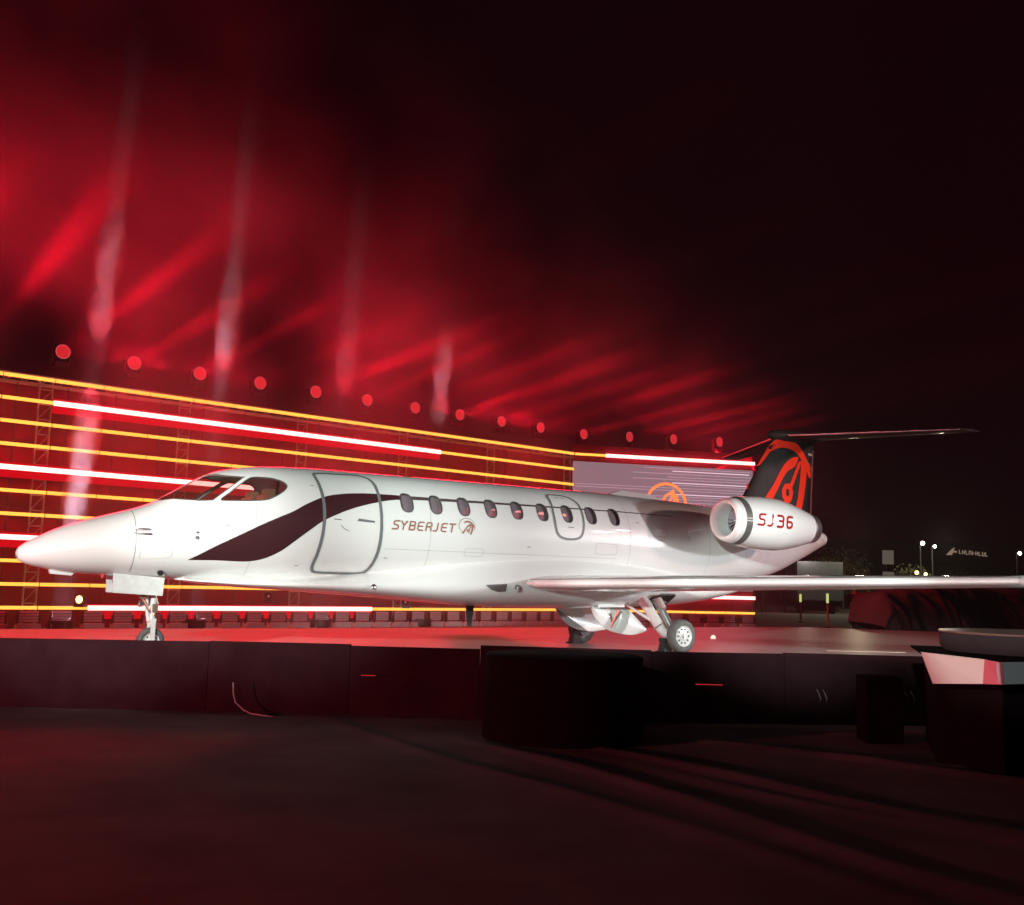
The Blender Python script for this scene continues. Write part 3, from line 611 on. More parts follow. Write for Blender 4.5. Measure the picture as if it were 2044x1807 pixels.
# ---- nose gear
def wheel(name, c, r, w, parent, sg, rimr=.62, holes=10):
    c = Vector(c); d = Vector((0, -sg, 0))
    ty = B().lathe([(-w * .42, r * rimr), (-w * .5, r * .74), (-w * .46, r * .90), (-w * .30, r * .985), (-w * .1, r), (w * .1, r), (w * .30, r * .985), (w * .46, r * .90), (w * .5, r * .74), (w * .42, r * rimr)], c, d, 40).build(name, M['tyre'], parent, smooth='all')
    B().lathe([(-w * .42, r * rimr), (w * .42, r * rimr), (w * .47, r * rimr * .97), (w * .40, r * rimr * .90), (w * .30, r * rimr * .80), (w * .34, r * .30), (w * .46, r * .26), (w * .50, r * .18), (w * .50, .001)], c, d, 36).build('rim', M['gear'], ty, smooth=True)
    B().lathe([(-w * .30, r * rimr * .96), (-w * .34, r * rimr * .5), (-w * .40, r * .2), (-w * .40, .001)], c, d, 30).build('inner_rim', M['gear'], ty, smooth=True)
    for k in range(holes):
        a = 2 * PI * k / holes; e = Vector((math.cos(a), 0, math.sin(a))); B().disc(c + e * r * rimr * .66 + d * (w * .33 + .004), d, r * .065, 10).build('rim_hole', M['dark'], ty)
    bb = B()
    for k in range(8):
        a = 2 * PI * k / 8 + .2; e = Vector((math.cos(a), 0, math.sin(a))); bb.tube([c + e * r * .14 + d * w * .48, c + e * r * .14 + d * (w * .53)], r * .02, 6)
    bb.build('wheel_bolt', M['dullmetal'], ty); return ty
ng = B().tube([(.02, 0, .90), (.0, 0, .36)], [.040, .036], 14).build('nose_gear_strut', M['gear'], JET, smooth=True)
B().tube([(-.085, .0, .86), (-.06, 0, .52), (-.03, 0, .40)], [.022, .022, .03], 10).build('torque_link', M['gear'], ng, smooth=True)
bb = B(); bb.bar((0, .09, .40), (0, -.09, .40), .07, .05); bb.bar((.0, -.085, .41), (.0, -.085, .16), .03, .05); bb.bar((.0, .085, .41), (.0, .085, .16), .03, .05); bb.build('wheel_fork', M['gear'], ng)
bb = B(); bb.tube([(-.16, -.05, .70), (-.10, -.05, .60), (-.03, -.03, .50)], .014, 8); bb.tube([(-.02, -.06, .78), (.05, -.06, .60), (.0, -.05, .46)], .010, 8); bb.tube([(-.13, .03, .74), (-.05, .03, .56)], .02, 8); bb.box((-.12, -.03, .69), (.09, .07, .05)); bb.box((.02, -.05, .55), (.06, .04, .10)); bb.build('steering_linkage', M['hyd'], ng, smooth=True)
bb = B(); bb.lathe([(0, 0), (.01, .035), (.06, .04)], (-.10, 0, .60), (-1, 0, 0), 14); bb.build('taxi_lamp', M['dullmetal'], ng, smooth='all')
wheel('nose_wheel', (0, 0, .160), .160, .115, JET, 1, .60, 8)
for y in (-.18, .18):
    bb = B(); bb.add([(-.52, y, .955), (.075, y, .915), (.06, y * 1.06, .700), (-.51, y * 1.06, .728)] + [(-.52, y * .9, .955), (.075, y * .9, .915), (.06, y * .97, .700), (-.51, y * .97, .728)], [(0, 1, 2, 3), (7, 6, 5, 4), (0, 4, 5, 1), (1, 5, 6, 2), (2, 6, 7, 3), (3, 7, 4, 0)])
    dn = bb.build('nose_gear_door', M['gear'], JET)
    bb = B(); bb.bar((-.38, y * .85, .95), (-.38, y * .86, .89), .02, .05); bb.bar((-.05, y * .85, .93), (-.05, y * .86, .88), .02, .05); bb.build('door_hinge', M['dullmetal'], dn)
# ---- main gear
for sg in (1, -1):
    q = lambda s_, t_, z: (s_, -sg * t_, z)
    lg = B().tube([q(6.98, .66, .88), q(7.06, .90, .56), q(7.10, 1.02, .38)], [.085, .076, .080], 14).build('main_gear_leg', M['gear'], JET, smooth=True)
    B().tube([q(7.10, 1.02, .38), q(7.16, 1.06, .29), q(7.35, 1.10, .245)], [.078, .075, .06], 12).build('trailing_arm', M['gear'], lg, smooth=True)
    B().tube([q(7.24, .74, .86), q(7.28, .88, .62)], .072, 12).build('shock_absorber', M['gear'], lg, smooth=True)
    B().tube([q(7.28, .88, .62), q(7.32, 1.04, .36)], .050, 12).build('shock_piston', M['dullmetal'], lg, smooth=True)
    B().tube([q(6.70, .52, .80), q(6.86, .70, .62), q(7.04, .92, .46)], [.03, .022, .03], 10).build('side_brace', M['gear'], lg, smooth=True)
    bb = B()
    for k in range(5): bb.tube([q(6.96 + .05 * k, .70, .84), q(7.02 + .045 * k, .86 + .01 * k, .64 - .02 * k), q(7.10 + .03 * k, 1.0, .44), q(7.24, 1.06, .31 + .01 * k)], .009, 6)
    bb.build('brake_line', M['hyd'], lg)
    bb = B(); bb.tube([q(7.35, 1.04, .245), q(7.35, 1.32, .245)], .035, 12); bb.build('axle', M['dullmetal'], lg)
    bb = B(); bb.lathe([(0, .02), (0, .13), (.06, .13), (.06, .02)], q(7.35, 1.10, .245), (0, -sg, 0), 20); bb.build('brake_disc', M['ringdark'], lg)
    wheel('main_wheel', q(7.35, 1.225, .245), .245, .15, JET, sg, .64, 10)
    # curved gear door
    top = [(6.25, .650), (6.40, .655), (6.58, .655), (6.76, .655), (6.92, .63), (7.08, .52), (7.30, .34)]; bot = [(6.25, .635), (6.33, .49), (6.45, .37), (6.62, .285), (6.84, .240), (7.06, .225), (7.28, .27)]
    top = smooth_poly(top, 3, False); bot = smooth_poly(bot, 3, False)
    bb = B(); rows = []
    for k in range(7):
        u = k / 6; rows.append([q(top[i][0] + (bot[i][0] - top[i][0]) * u, .46 + .05 * math.sin(u * PI * .9), top[i][1] + (bot[i][1] - top[i][1]) * u) for i in range(len(top))])
    back = [[(p[0], p[1] + sg * .022, p[2]) for p in r_] for r_ in rows]
    bb.loft([r_ + list(reversed(k_)) for r_, k_ in zip(rows, back)]); bb.build('main_gear_door', M['white'], JET, smooth=True)
    bb = B(); bb.loft([[q(6.30, .60, .80), q(6.75, .62, .80), q(6.74, .66, .645), q(6.26, .64, .635)], [q(6.30, .58, .80), q(6.75, .60, .80), q(6.74, .64, .645), q(6.26, .62, .635)]]); bb.build('gear_bay_panel', M['white'], JET)
    bb = B(); bb.loft([[q(7.05, .40, .63), q(7.70, .40, .63), q(7.62, .40, .68), q(7.1, .40, .68)], [q(7.15, .95, .835), q(7.5, .95, .835), q(7.46, .95, .86), q(7.2, .95, .86)]]); bb.build('gear_bay', M['dark'], JET)
    bb = B(); bb.bar(q(6.60, .50, .34), q(6.66, .62, .60), .02); bb.bar(q(6.62, .5, .42), q(6.58, .5, .55), .03); bb.build('door_actuator', M['hyd'], JET)
for sg in (1, -1):
    p = jet(7.13, sg * 1.12, 0); ch = empty('gear_jack', p, PYAW)
    tag(ch, 'small black jack block under the near main gear leg' if sg > 0 else 'small black jack block under the far main gear leg', 'jack', 'black blocks under the main gear')
    bb = B(); bb.box((0, 0, .012), (.22, .18, .024)); bb.build('jack_base', M['jack'], ch); bb = B(); bb.loft([[(x, y, z) for x, y in ((-h, -h), (h, -h), (h, h), (-h, h))] for z, h in ((.024, .075), (.15, .055), (.17, .065), (.21, .065))]); bb.build('jack_body', M['jack'], ch)

# ------------------------------------------------------------------ ground and stage deck
b = B(); b.box((0, 300, G - .5), (1400, 1400, 1.0)); tag(b.build('ground', M['asphalt']), kind='structure')
DECK = [(-22, 12.25), (14, 13.0), (60, 14.0), (60, 26.0), (11.2, 27.5), (7.8, 28.4), (6.24, 27.5), (-8.3, 17.62), (-17.0, 12.5)]
DECK = [(-17.5, 12.25), (14, 12.9), (60, 13.5), (60, 26.0), (11.2, 27.5), (7.8, 28.4), (6.24, 27.5), (-8.3, 17.62)]
b = B(); n = len(DECK); b.add([(x, y, 0) for x, y in DECK] + [(x, y, G + .004) for x, y in DECK], [tuple(range(n)), tuple(range(2 * n - 1, n - 1, -1))] + [(k, n + k, n + (k + 1) % n, (k + 1) % n) for k in range(n)])
dk = tag(b.build('stage_floor', M['deck']), kind='structure')
# ------------------------------------------------------------------ LED walls
AZ = R(41.5); WA0 = Vector((-13.11, 27.81, 0)); WAD = Vector((math.cos(AZ), math.sin(AZ), 0)); WAN = Vector((math.sin(AZ), -math.cos(AZ), 0))
BZ = R(13.735); WB0 = Vector((2.454, 41.583, 0)); WBD = Vector((math.cos(BZ), math.sin(BZ), 0)); WBN = Vector((math.sin(BZ), -math.cos(BZ), 0))
ROWZ = [6.10 - .61 * i for i in range(11)]
wallA = empty('light_wall', WA0 + Vector((0, 0, G)), AZ)      # local x along the wall, local y away from the camera
tag(wallA, 'long open wall of glowing horizontal LED tubes behind the jet, red with amber and white lines', 'light wall')
def la(x, y, z): return (x, y, z - G)
tubem = B().box((0, 0, 0), (1.29, .05, .09)); tubem_w = B().box((0, 0, 0), (1.318, .06, .13))
K0, K1 = -3, 16
t0 = tubem.build('led_tube', M['ledy'], wallA); t1 = tubem_w.build('led_tube', M['ledw'], wallA); first = [True, True]; gb = None
def is_white(row, x):
    return (row == 1 and 1.2 < x < 14.4) or (row == 4) or (row == 7) or (row == 10 and 1.9 < x < 10.9)
L_END = 20.78
for row, z in enumerate(ROWZ):
    for k in range(K0, K1):
        x = -.46 + 1.326 * k + .663 + (L_END - (-.46 + 1.326 * 16))
        w = is_white(row, x); src = t1 if w else t0
        if first[w]: o = src; first[w] = False
        else: o = src.copy(); C.objects.link(o); o.parent = wallA
        o.location = la(x, 0, z)
        if w:
            if gb is None: gb = B().box((0, 0, 0), (1.326, .03, .40)).build('red_halo_bar', M['redglow'], wallA)  # glowing bar added as bloom around the white tube
            else: gb = gb.copy(); C.objects.link(gb); gb.parent = wallA
            gb.location = la(x, .06, z - (.07 if row < 10 else .10))
XL = -.46 + 1.326 * K0 + (L_END - (-.46 + 1.326 * 16))
pm = None
npan = 8
for k in range(npan):
    xa = XL + (L_END - XL) * k / npan; wd = (L_END - XL) / npan
    if pm is None:
        bb = B(); nx, nz = 8, 12
        vs = [((i / nx - .5) * (wd - .02), .03 * math.sin(i * 2.1 + j * .9), (j / nz) * 6.5) for j in range(nz + 1) for i in range(nx + 1)]
        bb.add(vs, [(j * (nx + 1) + i, j * (nx + 1) + i + 1, (j + 1) * (nx + 1) + i + 1, (j + 1) * (nx + 1) + i) for j in range(nz) for i in range(nx)])
        o = bb.build('red_backing_panel', M['red_backing'], wallA, smooth='all'); pm = o
    else: o = pm.copy(); C.objects.link(o); o.parent = wallA
    o.location = (xa + wd / 2, .46, .02)
# ladder trusses between scrim and tubes
bb = B()
for dx in (-.17, .17): bb.tube([(dx, 0, 0), (dx, 0, 6.62)], .026, 8)
for j in range(16):
    bb.tube([(-.17, 0, .25 + .41 * j), (.17, 0, .25 + .41 * j)], .014, 6)
    bb.tube([(-.17, 0, .25 + .41 * j), (.17, 0, .66 + .41 * j if j < 15 else .25 + .41 * j)], .010, 6)
t = bb.build('ladder_truss', M['truss'], wallA); tl = []
for k in range(7):
    if k: t = t.copy(); C.objects.link(t); t.parent = wallA
    t.location = (-2.35 + 3.977 * k - .9, .20, 0)
bb = B(); bb.tube([(0, 0, 0), (0, 0, 6.5)], .02, 6); t = bb.build('back_post', M['trussdark'], wallA)
for k in range(18):
    if k: t = t.copy(); C.objects.link(t); t.parent = wallA
    t.location = (XL + .4 + 1.326 * k, .12, 0)
bb = B()
for zz in (6.72, 6.50):
    for yy in (.0, .30): bb.tube([(XL, yy, zz), (L_END, yy, zz)], .025, 6)
nn = int((L_END - XL) / .45)
for k in range(nn):
    x = XL + .45 * k; bb.tube([(x, 0, 6.50), (x + .22, 0, 6.72), (x + .45, 0, 6.50)], .010, 5); bb.tube([(x, .0, 6.72), (x, .30, 6.72)], .010, 5)
bb.build('top_truss', M['truss'], wallA)
# right-hand wall with the video screen
wallB = empty('video_wall', WB0 + Vector((0, 0, G)), BZ)
tag(wallB, 'pink-grey video wall with fine bright lines and an orange neon emblem, topped by a white LED line, right of the long light wall', 'video wall')
LB = 7.75
for row in (0, 9, 10):
    for k in range(6):
        w = row == 9 or (row == 0 and k > 0)
        o = (t1 if w else t0).copy(); C.objects.link(o); o.parent = wallB; o.name = 'led_tube'; o.scale = (LB / 6 / 1.326, 1, 1)
        o.location = (LB / 6 * (k + .5) + .03, 0, ROWZ[row] - G)
M['screen'] = emit_mat('pink_grey_screen', (.30, .21, .25), .8); M['screenline'] = emit_mat('screen_bright_line', (1.0, .70, .85), 1.05)
M['screenline2'] = emit_mat('screen_faint_line', (.62, .40, .50), 1.0)
for k in range(4):
    bb = B(); bb.box(((k + .5) * LB / 4, .14, 3.35 - G), (LB / 4 - .008, .06, 4.95)); bb.build('screen_panel', M['screen'], wallB)
random.seed(3)
for k in range(40):
    z = 5.74 - .115 * k + random.uniform(-.02, .02); x0 = random.choice([.1, .1, 1.2, 2.5, 3.4, 4.2]) if k % 3 else random.choice([3.0, 4.0]); x1 = LB - random.uniform(0, .3)
    w = .016 if k % 4 == 1 else .009
    bb = B(); bb.box(((x0 + x1) / 2, .10, z - G), (x1 - x0, .012, w * 2)); bb.build('screen_line', M['screenline'] if k % 4 == 1 else M['screenline2'], wallB)
bb = B(); bb.box((LB / 2, .19, 3.0 - G), (LB, .05, 7.0)); bb.build('backing', M['red_backing'], wallB)
ec = Vector((3.90, .0, 4.25 - G)); bb = B(); bb.tube([ec + Vector((.84 * math.cos(R(a)), 0, .84 * math.sin(R(a)))) for a in range(-35, 216, 8)], .055, 8); bb.build('emblem_arc', M['ledlogo'], wallB)
for pts_ in ([(-.62, -.75), (-.28, -.05), (-.02, .36), (.22, .50), (.30, .52)], [(-.30, -.75), (-.02, -.15), (.25, .30), (.30, .52)], [(.32, -.75), (.40, -.2), (.36, .3), (.30, .62)], [(.62, -.4), (.55, .1), (.42, .45)]):
    bb = B(); bb.tube([ec + Vector((x * .95, 0, z)) for x, z in pts_], .05, 8); bb.build('emblem_stroke', M['ledlogo'], wallB)
bb = B(); bb.box((LB / 2, .05, .30), (LB, .1, .10)); bb.box((LB + .05, .1, 3.3), (.08, .12, 6.6)); bb.build('wall_frame', M['trussdark'], wallB)
# ------------------------------------------------------------------ moving-head lamps on the walls
BEAM = Vector((.641, -.762, .093)).normalized()
def moving_head():
    r_ = empty('moving_head_lamp'); 
    B().box((0, 0, -.36), (.34, .30, .13)).build('lamp_base', M['cyc'], r_)
    bb = B(); bb.box((-.225, 0, -.12), (.04, .14, .40)); bb.box((.225, 0, -.12), (.04, .14, .40)); bb.box((0, 0, -.29), (.46, .14, .04)); bb.build('yoke', M['cyc'], r_)
    hd = B().lathe([(.22, .01), (.22, .13), (.10, .17), (-.12, .19), (-.16, .205), (-.16, .185)], (0, 0, 0), (0, 1, 0), 20).build('lamp_head', M['cyc'], r_, smooth=True)
    B().lathe([(-.165, .198), (-.172, .19), (-.165, .172)], (0, 0, 0), (0, 1, 0), 24).build('lens_ring', M['lensr'], hd)
    B().disc((0, -.155, 0), (0, 1, 0), .172, 24).build('lens', M['lens'], hd)
    bb = B()
    for q, (rr, nn_) in enumerate(((.05, 6), (.10, 11), (.148, 16))):
        for k in range(nn_):
            a = 2 * PI * k / nn_; bb.disc((rr * math.cos(a), -.158, rr * math.sin(a)), (0, 1, 0), .013, 6)
    tag(bb.build('lens_cell', M['lensr'], hd), kind='stuff')
    return r_
mh = moving_head(); nlamp = 0
labA = ['leftmost round red lamp on top of the light wall', 'second round red lamp from the left on the light wall', 'third red lamp from the left, its short beam blazing', 'fourth red lamp from the left on the light wall', 'fifth red lamp from the left on the light wall', 'sixth red lamp from the left on the light wall', 'seventh red lamp from the left, above the cabin windows', 'eighth red lamp from the left with a long streak beside it', 'ninth red lamp from the left on the light wall', 'last red lamp on the long wall before the corner']
BEAMS = []
def put_head(p, az, label):
    global nlamp
    o = mh if nlamp == 0 else copy_tree(mh); nlamp += 1; o.location = p; o.rotation_euler = (0, 0, az)
    tag(o, label, 'stage lamp', 'red moving-head lamps along the top of the walls'); return o
azh = math.atan2(BEAM.y, BEAM.x) + PI / 2
for k in range(-2, 10):
    p = WA0 + WAD * (.98 + 1.98 * k) + Vector((0, 0, 6.90))
    if k >= 0: put_head(p, azh, labA[k])
    BEAMS.append((k, p))
for k, (x, y) in enumerate(((2.72, 41.64), (4.57, 42.03), (6.39, 42.42), (8.32, 42.83))):
    p = Vector((x, y, 6.88)); put_head(p, azh, ['red lamp just right of the wall corner', 'red lamp above the left half of the video wall', 'red lamp above the neon emblem', 'rightmost red lamp, nearest the tail fin'][k]); BEAMS.append((10 + k, p))
def lamp_light(name, p, d, power, color, size, blend, radius):
    return spot(name, p, p + d, power, color, size, blend, radius)
random.seed(11)
for k, p in BEAMS:
    e = [0, 0, .9, .8, 1.5, .55, .75, .6, .8, 1.3, 1.1, 1.4, 1.0, 1.3, .9, 1.1][k + 2] if k > -3 else 1
    if k < 0: e = .75
    d = BEAM.copy(); d.z += random.uniform(-.015, .03) + (.06 if k < 0 else 0); d.x += random.uniform(-.03, .03)
    lamp_light('beam_light', p + BEAM * .25, d, BP * e, (1.0, .003, .018), 4.0 if k >= 0 else 6.0, .6, .17)
# small floor lamps at the wall's foot
def floor_lamp(p, label, hot):
    r_ = empty('low_stage_lamp', p); tag(r_, label, 'stage lamp', 'floor lamps at the foot of the light wall')
    bb = B(); bb.box((0, 0, -.16), (.26, .26, .08)); bb.box((-.14, 0, 0), (.025, .08, .28)); bb.box((.14, 0, 0), (.025, .08, .28)); bb.build('lamp_base', M['cyc'], r_)
    B().lathe([(.12, .01), (.10, .09), (-.06, .12), (-.08, .12), (-.07, .10)], (0, 0, 0), (.2, 1, 0), 18).build('lamp_head', M['cyc'], r_, smooth=True)
    B().disc((-.014, -.07, 0), (.2, 1, 0), .10 if hot else .035, 18).build('lens', M['bulb'] if hot else M['lensr'], r_)
floor_lamp((-11.40, 28.6, .24), 'blazing warm white floor lamp left of the nose wheel', True)
floor_lamp((-7.2, 32.3, .39), 'small dim floor lamp between nose wheel and cabin door', False)
floor_lamp((-3.4, 35.7, .25), 'small dim floor lamp below the cabin door', False)
# red wash from the wall onto deck and smoke
for k, (dd, ln, pw) in enumerate(((-1., 9., 1.25), (8., 8., .9), (16.5, 8., .7), (25., 8., .45))):
    p = (WA0 + WAD * dd if k < 3 else WB0 + WBD * 4) + WAN * .9 + Vector((0, 0, 6.75)); l = bpy.data.lights.new('red_wash_light', 'AREA'); l.shape = 'RECTANGLE'; l.size = ln; l.size_y = .3
    l.energy = RW * pw; l.color = (1.0, .003, .035); o = bpy.data.objects.new('red_wash_light', l); C.objects.link(o); o.location = p
    z_ = -Vector((WAN.x * .75, WAN.y * .75, .66)).normalized(); x_ = WAD if k < 3 else WBD; x_ = (x_ - z_ * x_.dot(z_)).normalized(); y_ = z_.cross(x_)
    o.rotation_euler = Matrix((x_, y_, z_)).transposed().to_euler()
    p2 = p.copy(); p2.z = 5.9; o2 = bpy.data.objects.new('red_wash_light', l.copy()); o2.data.energy = RD * pw; C.objects.link(o2); o2.location = p2
    z_ = -Vector((WAN.x * .6, WAN.y * .6, -.8)).normalized(); x_ = (x_ - z_ * x_.dot(z_)).normalized(); y_ = z_.cross(x_); o2.rotation_euler = Matrix((x_, y_, z_)).transposed().to_euler()
# upright pale searchlights in front of the wall
def upbeam(dist, e):
    p = WA0 + WAD * dist + WAN * .75 + Vector((0, 0, G + .3)); l = bpy.data.lights.new('search_light', 'AREA'); l.shape = 'DISK'; l.size = .55; l.spread = R(1.2); l.energy = UB * e; l.color = (.86, .74, 1.0)
    o = bpy.data.objects.new('search_light', l); C.objects.link(o); o.location = p; aim(o, (.045, .03, 1)); 
    r_ = empty('search_lamp', p - Vector((0, 0, .05))); tag(r_, 'upright pale searchlight standing before the light wall, ' + {0: 'leftmost, behind the nose', 1: 'second from the left, behind the windshield', 2: 'third from the left', 3: 'fourth from the left'}[len(UPB)], 'searchlight', 'upright searchlights at the foot of the light wall'); UPB.append(r_)
    B().lathe([(-.24, .30), (-.2, .33), (0, .33), (0, .30)], (0, 0, 0), (0, 0, 1), 20).build('lamp_drum', M['cyc'], r_)
UPB = []
for dd, e in ((1.25, 1.5), (4.95, .6), (9.1, .4), (13.0, .6)): upbeam(dd, e)
# ------------------------------------------------------------------ louvred floor light panels in a row at the foot of the walls
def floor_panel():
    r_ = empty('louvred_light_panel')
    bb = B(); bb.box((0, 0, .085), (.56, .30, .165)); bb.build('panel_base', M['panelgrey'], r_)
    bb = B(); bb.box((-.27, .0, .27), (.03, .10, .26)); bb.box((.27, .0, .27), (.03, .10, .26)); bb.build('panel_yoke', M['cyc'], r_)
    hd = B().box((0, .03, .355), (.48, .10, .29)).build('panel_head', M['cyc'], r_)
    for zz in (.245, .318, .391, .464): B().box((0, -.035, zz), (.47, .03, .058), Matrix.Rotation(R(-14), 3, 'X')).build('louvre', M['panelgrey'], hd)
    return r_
ch0 = floor_panel(); random.seed(5)
CH = []
x = -1.2
while x < 21.0:
    CH.append((WA0 + WAD * x + WAN * .78, AZ)); x += .80 - .0045 * x + random.uniform(-.03, .03)
x = .9
while x < 7.6: CH.append((WB0 + WBD * x + WBN * 1.0, BZ)); x += .74 + random.uniform(-.04, .04)
def cam_px(p):
    q = Vector(p) - Vector((0, 0, EYE)); dd = q.dot(fwd); return 1022 + 2117.8 * q.dot(rt) / dd
ORD = ['first', 'second', 'third', 'fourth', 'fifth', 'sixth', 'seventh', 'eighth', 'ninth', 'tenth', 'eleventh', 'twelfth', 'thirteenth', 'fourteenth', 'fifteenth']
zones = [(-500, 0, 'beyond the left edge of the view', 0), (0, 285, 'left of the nose wheel leg', 0), (285, 620, 'between the nose wheel and the cabin door', 0), (620, 935, 'between the cabin door and the belly antenna', 0), (935, 1110, 'between belly antenna and far main wheel', 0), (1110, 1400, 'behind the main wheels', 0), (1400, 2500, 'right of the near main wheel', 0)]
cnt = {}
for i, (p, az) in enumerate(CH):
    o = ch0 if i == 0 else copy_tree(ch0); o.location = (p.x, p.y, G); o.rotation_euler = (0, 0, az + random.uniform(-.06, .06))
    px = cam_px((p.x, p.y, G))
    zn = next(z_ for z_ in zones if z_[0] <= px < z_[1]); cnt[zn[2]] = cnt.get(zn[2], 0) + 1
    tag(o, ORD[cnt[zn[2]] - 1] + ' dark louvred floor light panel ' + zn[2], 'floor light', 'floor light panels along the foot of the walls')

# ------------------------------------------------------------------ black barrier along the stage edge
def barrier(x0, x1, y0, y1, zt0, zt1, label):
    bb = B(); n = max(6, int((x1 - x0) / .12)); f = []; k_ = []
    for j, (zz) in enumerate((0, .5, .96, 1.0)):
        for i in range(n + 1):
            u = i / n; x = x0 + (x1 - x0) * u; y = y0 + (y1 - y0) * u; zt = zt0 + (zt1 - zt0) * u
            rip = .018 * math.sin(x * 9.0 + 1.3 * math.sin(x * 2.3)) * (1 - zz) + .008 * math.sin(x * 23) * (1 - zz)
            f.append((x, y - .04 - rip, G + .004 + (zt - G - .004) * zz))
    m_ = n + 1; vs = f + [(x, y + .10, z) for x, y, z in f]
    fs_ = []; N = len(f)
    for j in range(3):
        for i in range(n):
            a = j * m_ + i; fs_.append((a, a + 1, a + 1 + m_, a + m_)); fs_.append((N + a, N + a + m_, N + a + 1 + m_, N + a + 1))
    for i in range(n): a = 3 * m_ + i; fs_.append((a, a + 1, N + a + 1, N + a))
    for a in (0, n):
        for j in range(3): q = j * m_ + a; fs_.append((q, q + m_, N + q + m_, N + q))
    bb.add(vs, fs_); return tag(bb.build('stage_barrier', M['drape'], smooth=True), label, 'barrier', 'black draped barriers along the front of the stage')
barrier(-9.0, -3.35, 12.0, 12.15, .175, .215, 'leftmost black draped barrier, reddish, in front of the nose wheel')
barrier(-3.345, -1.76, 12.15, 12.13, .222, .226, 'short black barrier section below the cabin door')
barrier(-1.755, -.30, 12.13, 12.05, .208, .214, 'black barrier section just left of the round black podium')
barrier(-.295, 1.62, 12.05, 12.1, .255, .245, 'black barrier section hidden behind the round black podium')
barrier(1.625, 3.16, 12.1, 12.3, .232, .232, 'black barrier section below the near main wheel')
barrier(3.165, 9.0, 12.3, 12.9, .243, .20, 'long black barrier section at the right, behind the white panel')
bb = B(); bb.lathe([(0, .80), (.80, .78), (.812, .765), (.812, 0)], (.57, 10.72, G + .004), (0, 0, 1), 56); tag(bb.build('round_podium', M['drum'], smooth=True), 'black cloth-covered round podium standing on the ground before the stage barrier', 'podium')
bb = B(); bb.box((3.78, 10.95, (G + .12) / 2), (.36, .34, .12 - G - .01)); sp = bb.build('small_speaker_box', M['drum']); tag(sp, 'narrow black box standing on the ground right of the round podium', 'speaker')
bb = B(); bb.tube([(-3.01, 11.94, -.21), (-3.0, 11.93, -.33), (-2.97, 11.92, -.42), (-2.87, 11.90, -.50), (-2.78, 11.86, -.53), (-2.5, 11.7, -.54)], .008, 6); tag(bb.build('loose_cable', M['cable']), 'thin grey cable curling down the front of the black barrier', 'cable')
for k, (x, y) in enumerate(((3.53, 12.28), (3.60, 12.28), (4.56, 12.38), (4.63, 12.38))):
    bb = B(); bb.tube([(x, y, -.16), (x + .01, y - .045, -.20), (x + .03, y - .045, -.26), (x + .035, y, -.29)], .006, 6)
    tag(bb.build('metal_handle', M['truss']), ['thin shiny metal handle on the black barrier, left one of the left pair', 'thin shiny metal handle on the black barrier, right one of the left pair', 'thin shiny metal handle below the white panel, left one of the pair', 'thin shiny metal handle below the white panel, right one of the pair'][k], 'handle', 'metal handles on the barrier')
for x_, y_, z_, w_, lb in ((-1.53, 11.985, -.10, .16, 'tiny red glint, an added LED reflection, on the black barrier below the cabin door, right'), (2.27, 12.10, -.115, .30, 'thin red glint, an added LED reflection, on the black barrier right of the round podium')):  # LED reflections on the barrier, drawn as glowing slivers
    bb = B(); bb.box((x_, y_ - .01, z_), (w_, .012, .008)); tag(bb.build('red_glint_strip', emit_mat('dim_red_glint', (1.0, .05, .05), .45)), lb, 'added glint')
# ---- the plinth with white, rose and grey panels and the round table at the right edge
pl = empty('panelled_plinth', (4.4, 9.2, G)); tag(pl, 'low plinth with white, rose and grey front panels at the right edge', 'plinth')
def quad(name, q, mt, th=.03):
    bb = B(); q = [Vector(p) - Vector((4.4, 9.2, G)) for p in q]; n_ = (q[1] - q[0]).cross(q[3] - q[0]).normalized() * th
    bb.add(q + [p + n_ for p in q], [(0, 1, 2, 3), (7, 6, 5, 4), (0, 4, 5, 1), (1, 5, 6, 2), (2, 6, 7, 3), (3, 7, 4, 0)]); return bb.build(name, mt, pl)

quad('white_panel', [(3.691, 9.6, 0.436), (3.99, 9.0, 0.42), (3.971, 9.0, 0.219), (3.752, 9.5, 0.17)], M['slab'])
quad('rose_panel', [(3.992, 9.0, 0.42), (4.052, 8.86, 0.409), (4.061, 8.86, 0.23), (3.973, 9.0, 0.219)], M['slabred'])
quad('grey_panel', [(4.054, 8.86, 0.409), (4.88, 9.4, 0.395), (4.87, 9.4, 0.218), (4.063, 8.86, 0.23)], M['slabblue'])
bb = B(); T_ = [(3.72, 9.66, .432), (4.0, 9.04, .416), (4.07, 8.90, .405), (4.88, 9.42, .392), (6.2, 9.8, .39), (6.2, 11.2, .40), (4.2, 11.2, .42)]
T_ = [Vector(p) - Vector((4.4, 9.2, G)) for p in T_]; n = len(T_)
bb.add(T_ + [p - Vector((0, 0, .02)) for p in T_], [tuple(range(n)), tuple(range(2 * n - 1, n - 1, -1))] + [(k, n + k, n + (k + 1) % n, (k + 1) % n) for k in range(n)]); bb.build('plinth_top', M['drum'], pl)
bb = B(); Q_ = [(3.86, 9.7), (4.10, 9.14), (4.16, 9.06), (4.95, 9.55), (6.2, 9.95), (6.2, 11.1), (4.3, 11.1)]; n = len(Q_)
bb.add([(x - 4.4, y - 9.2, .37 - G) for x, y in Q_] + [(x - 4.4, y - 9.2, .004) for x, y in Q_], [tuple(range(n)), tuple(range(2 * n - 1, n - 1, -1))] + [(k, n + k, n + (k + 1) % n, (k + 1) % n) for k in range(n)]); bb.build('plinth_base', M['drum'], pl)
tb = empty('round_table', (5.05, 10.15, .425)); tag(tb, 'low round black table with a tan top on the plinth at the right edge', 'table')
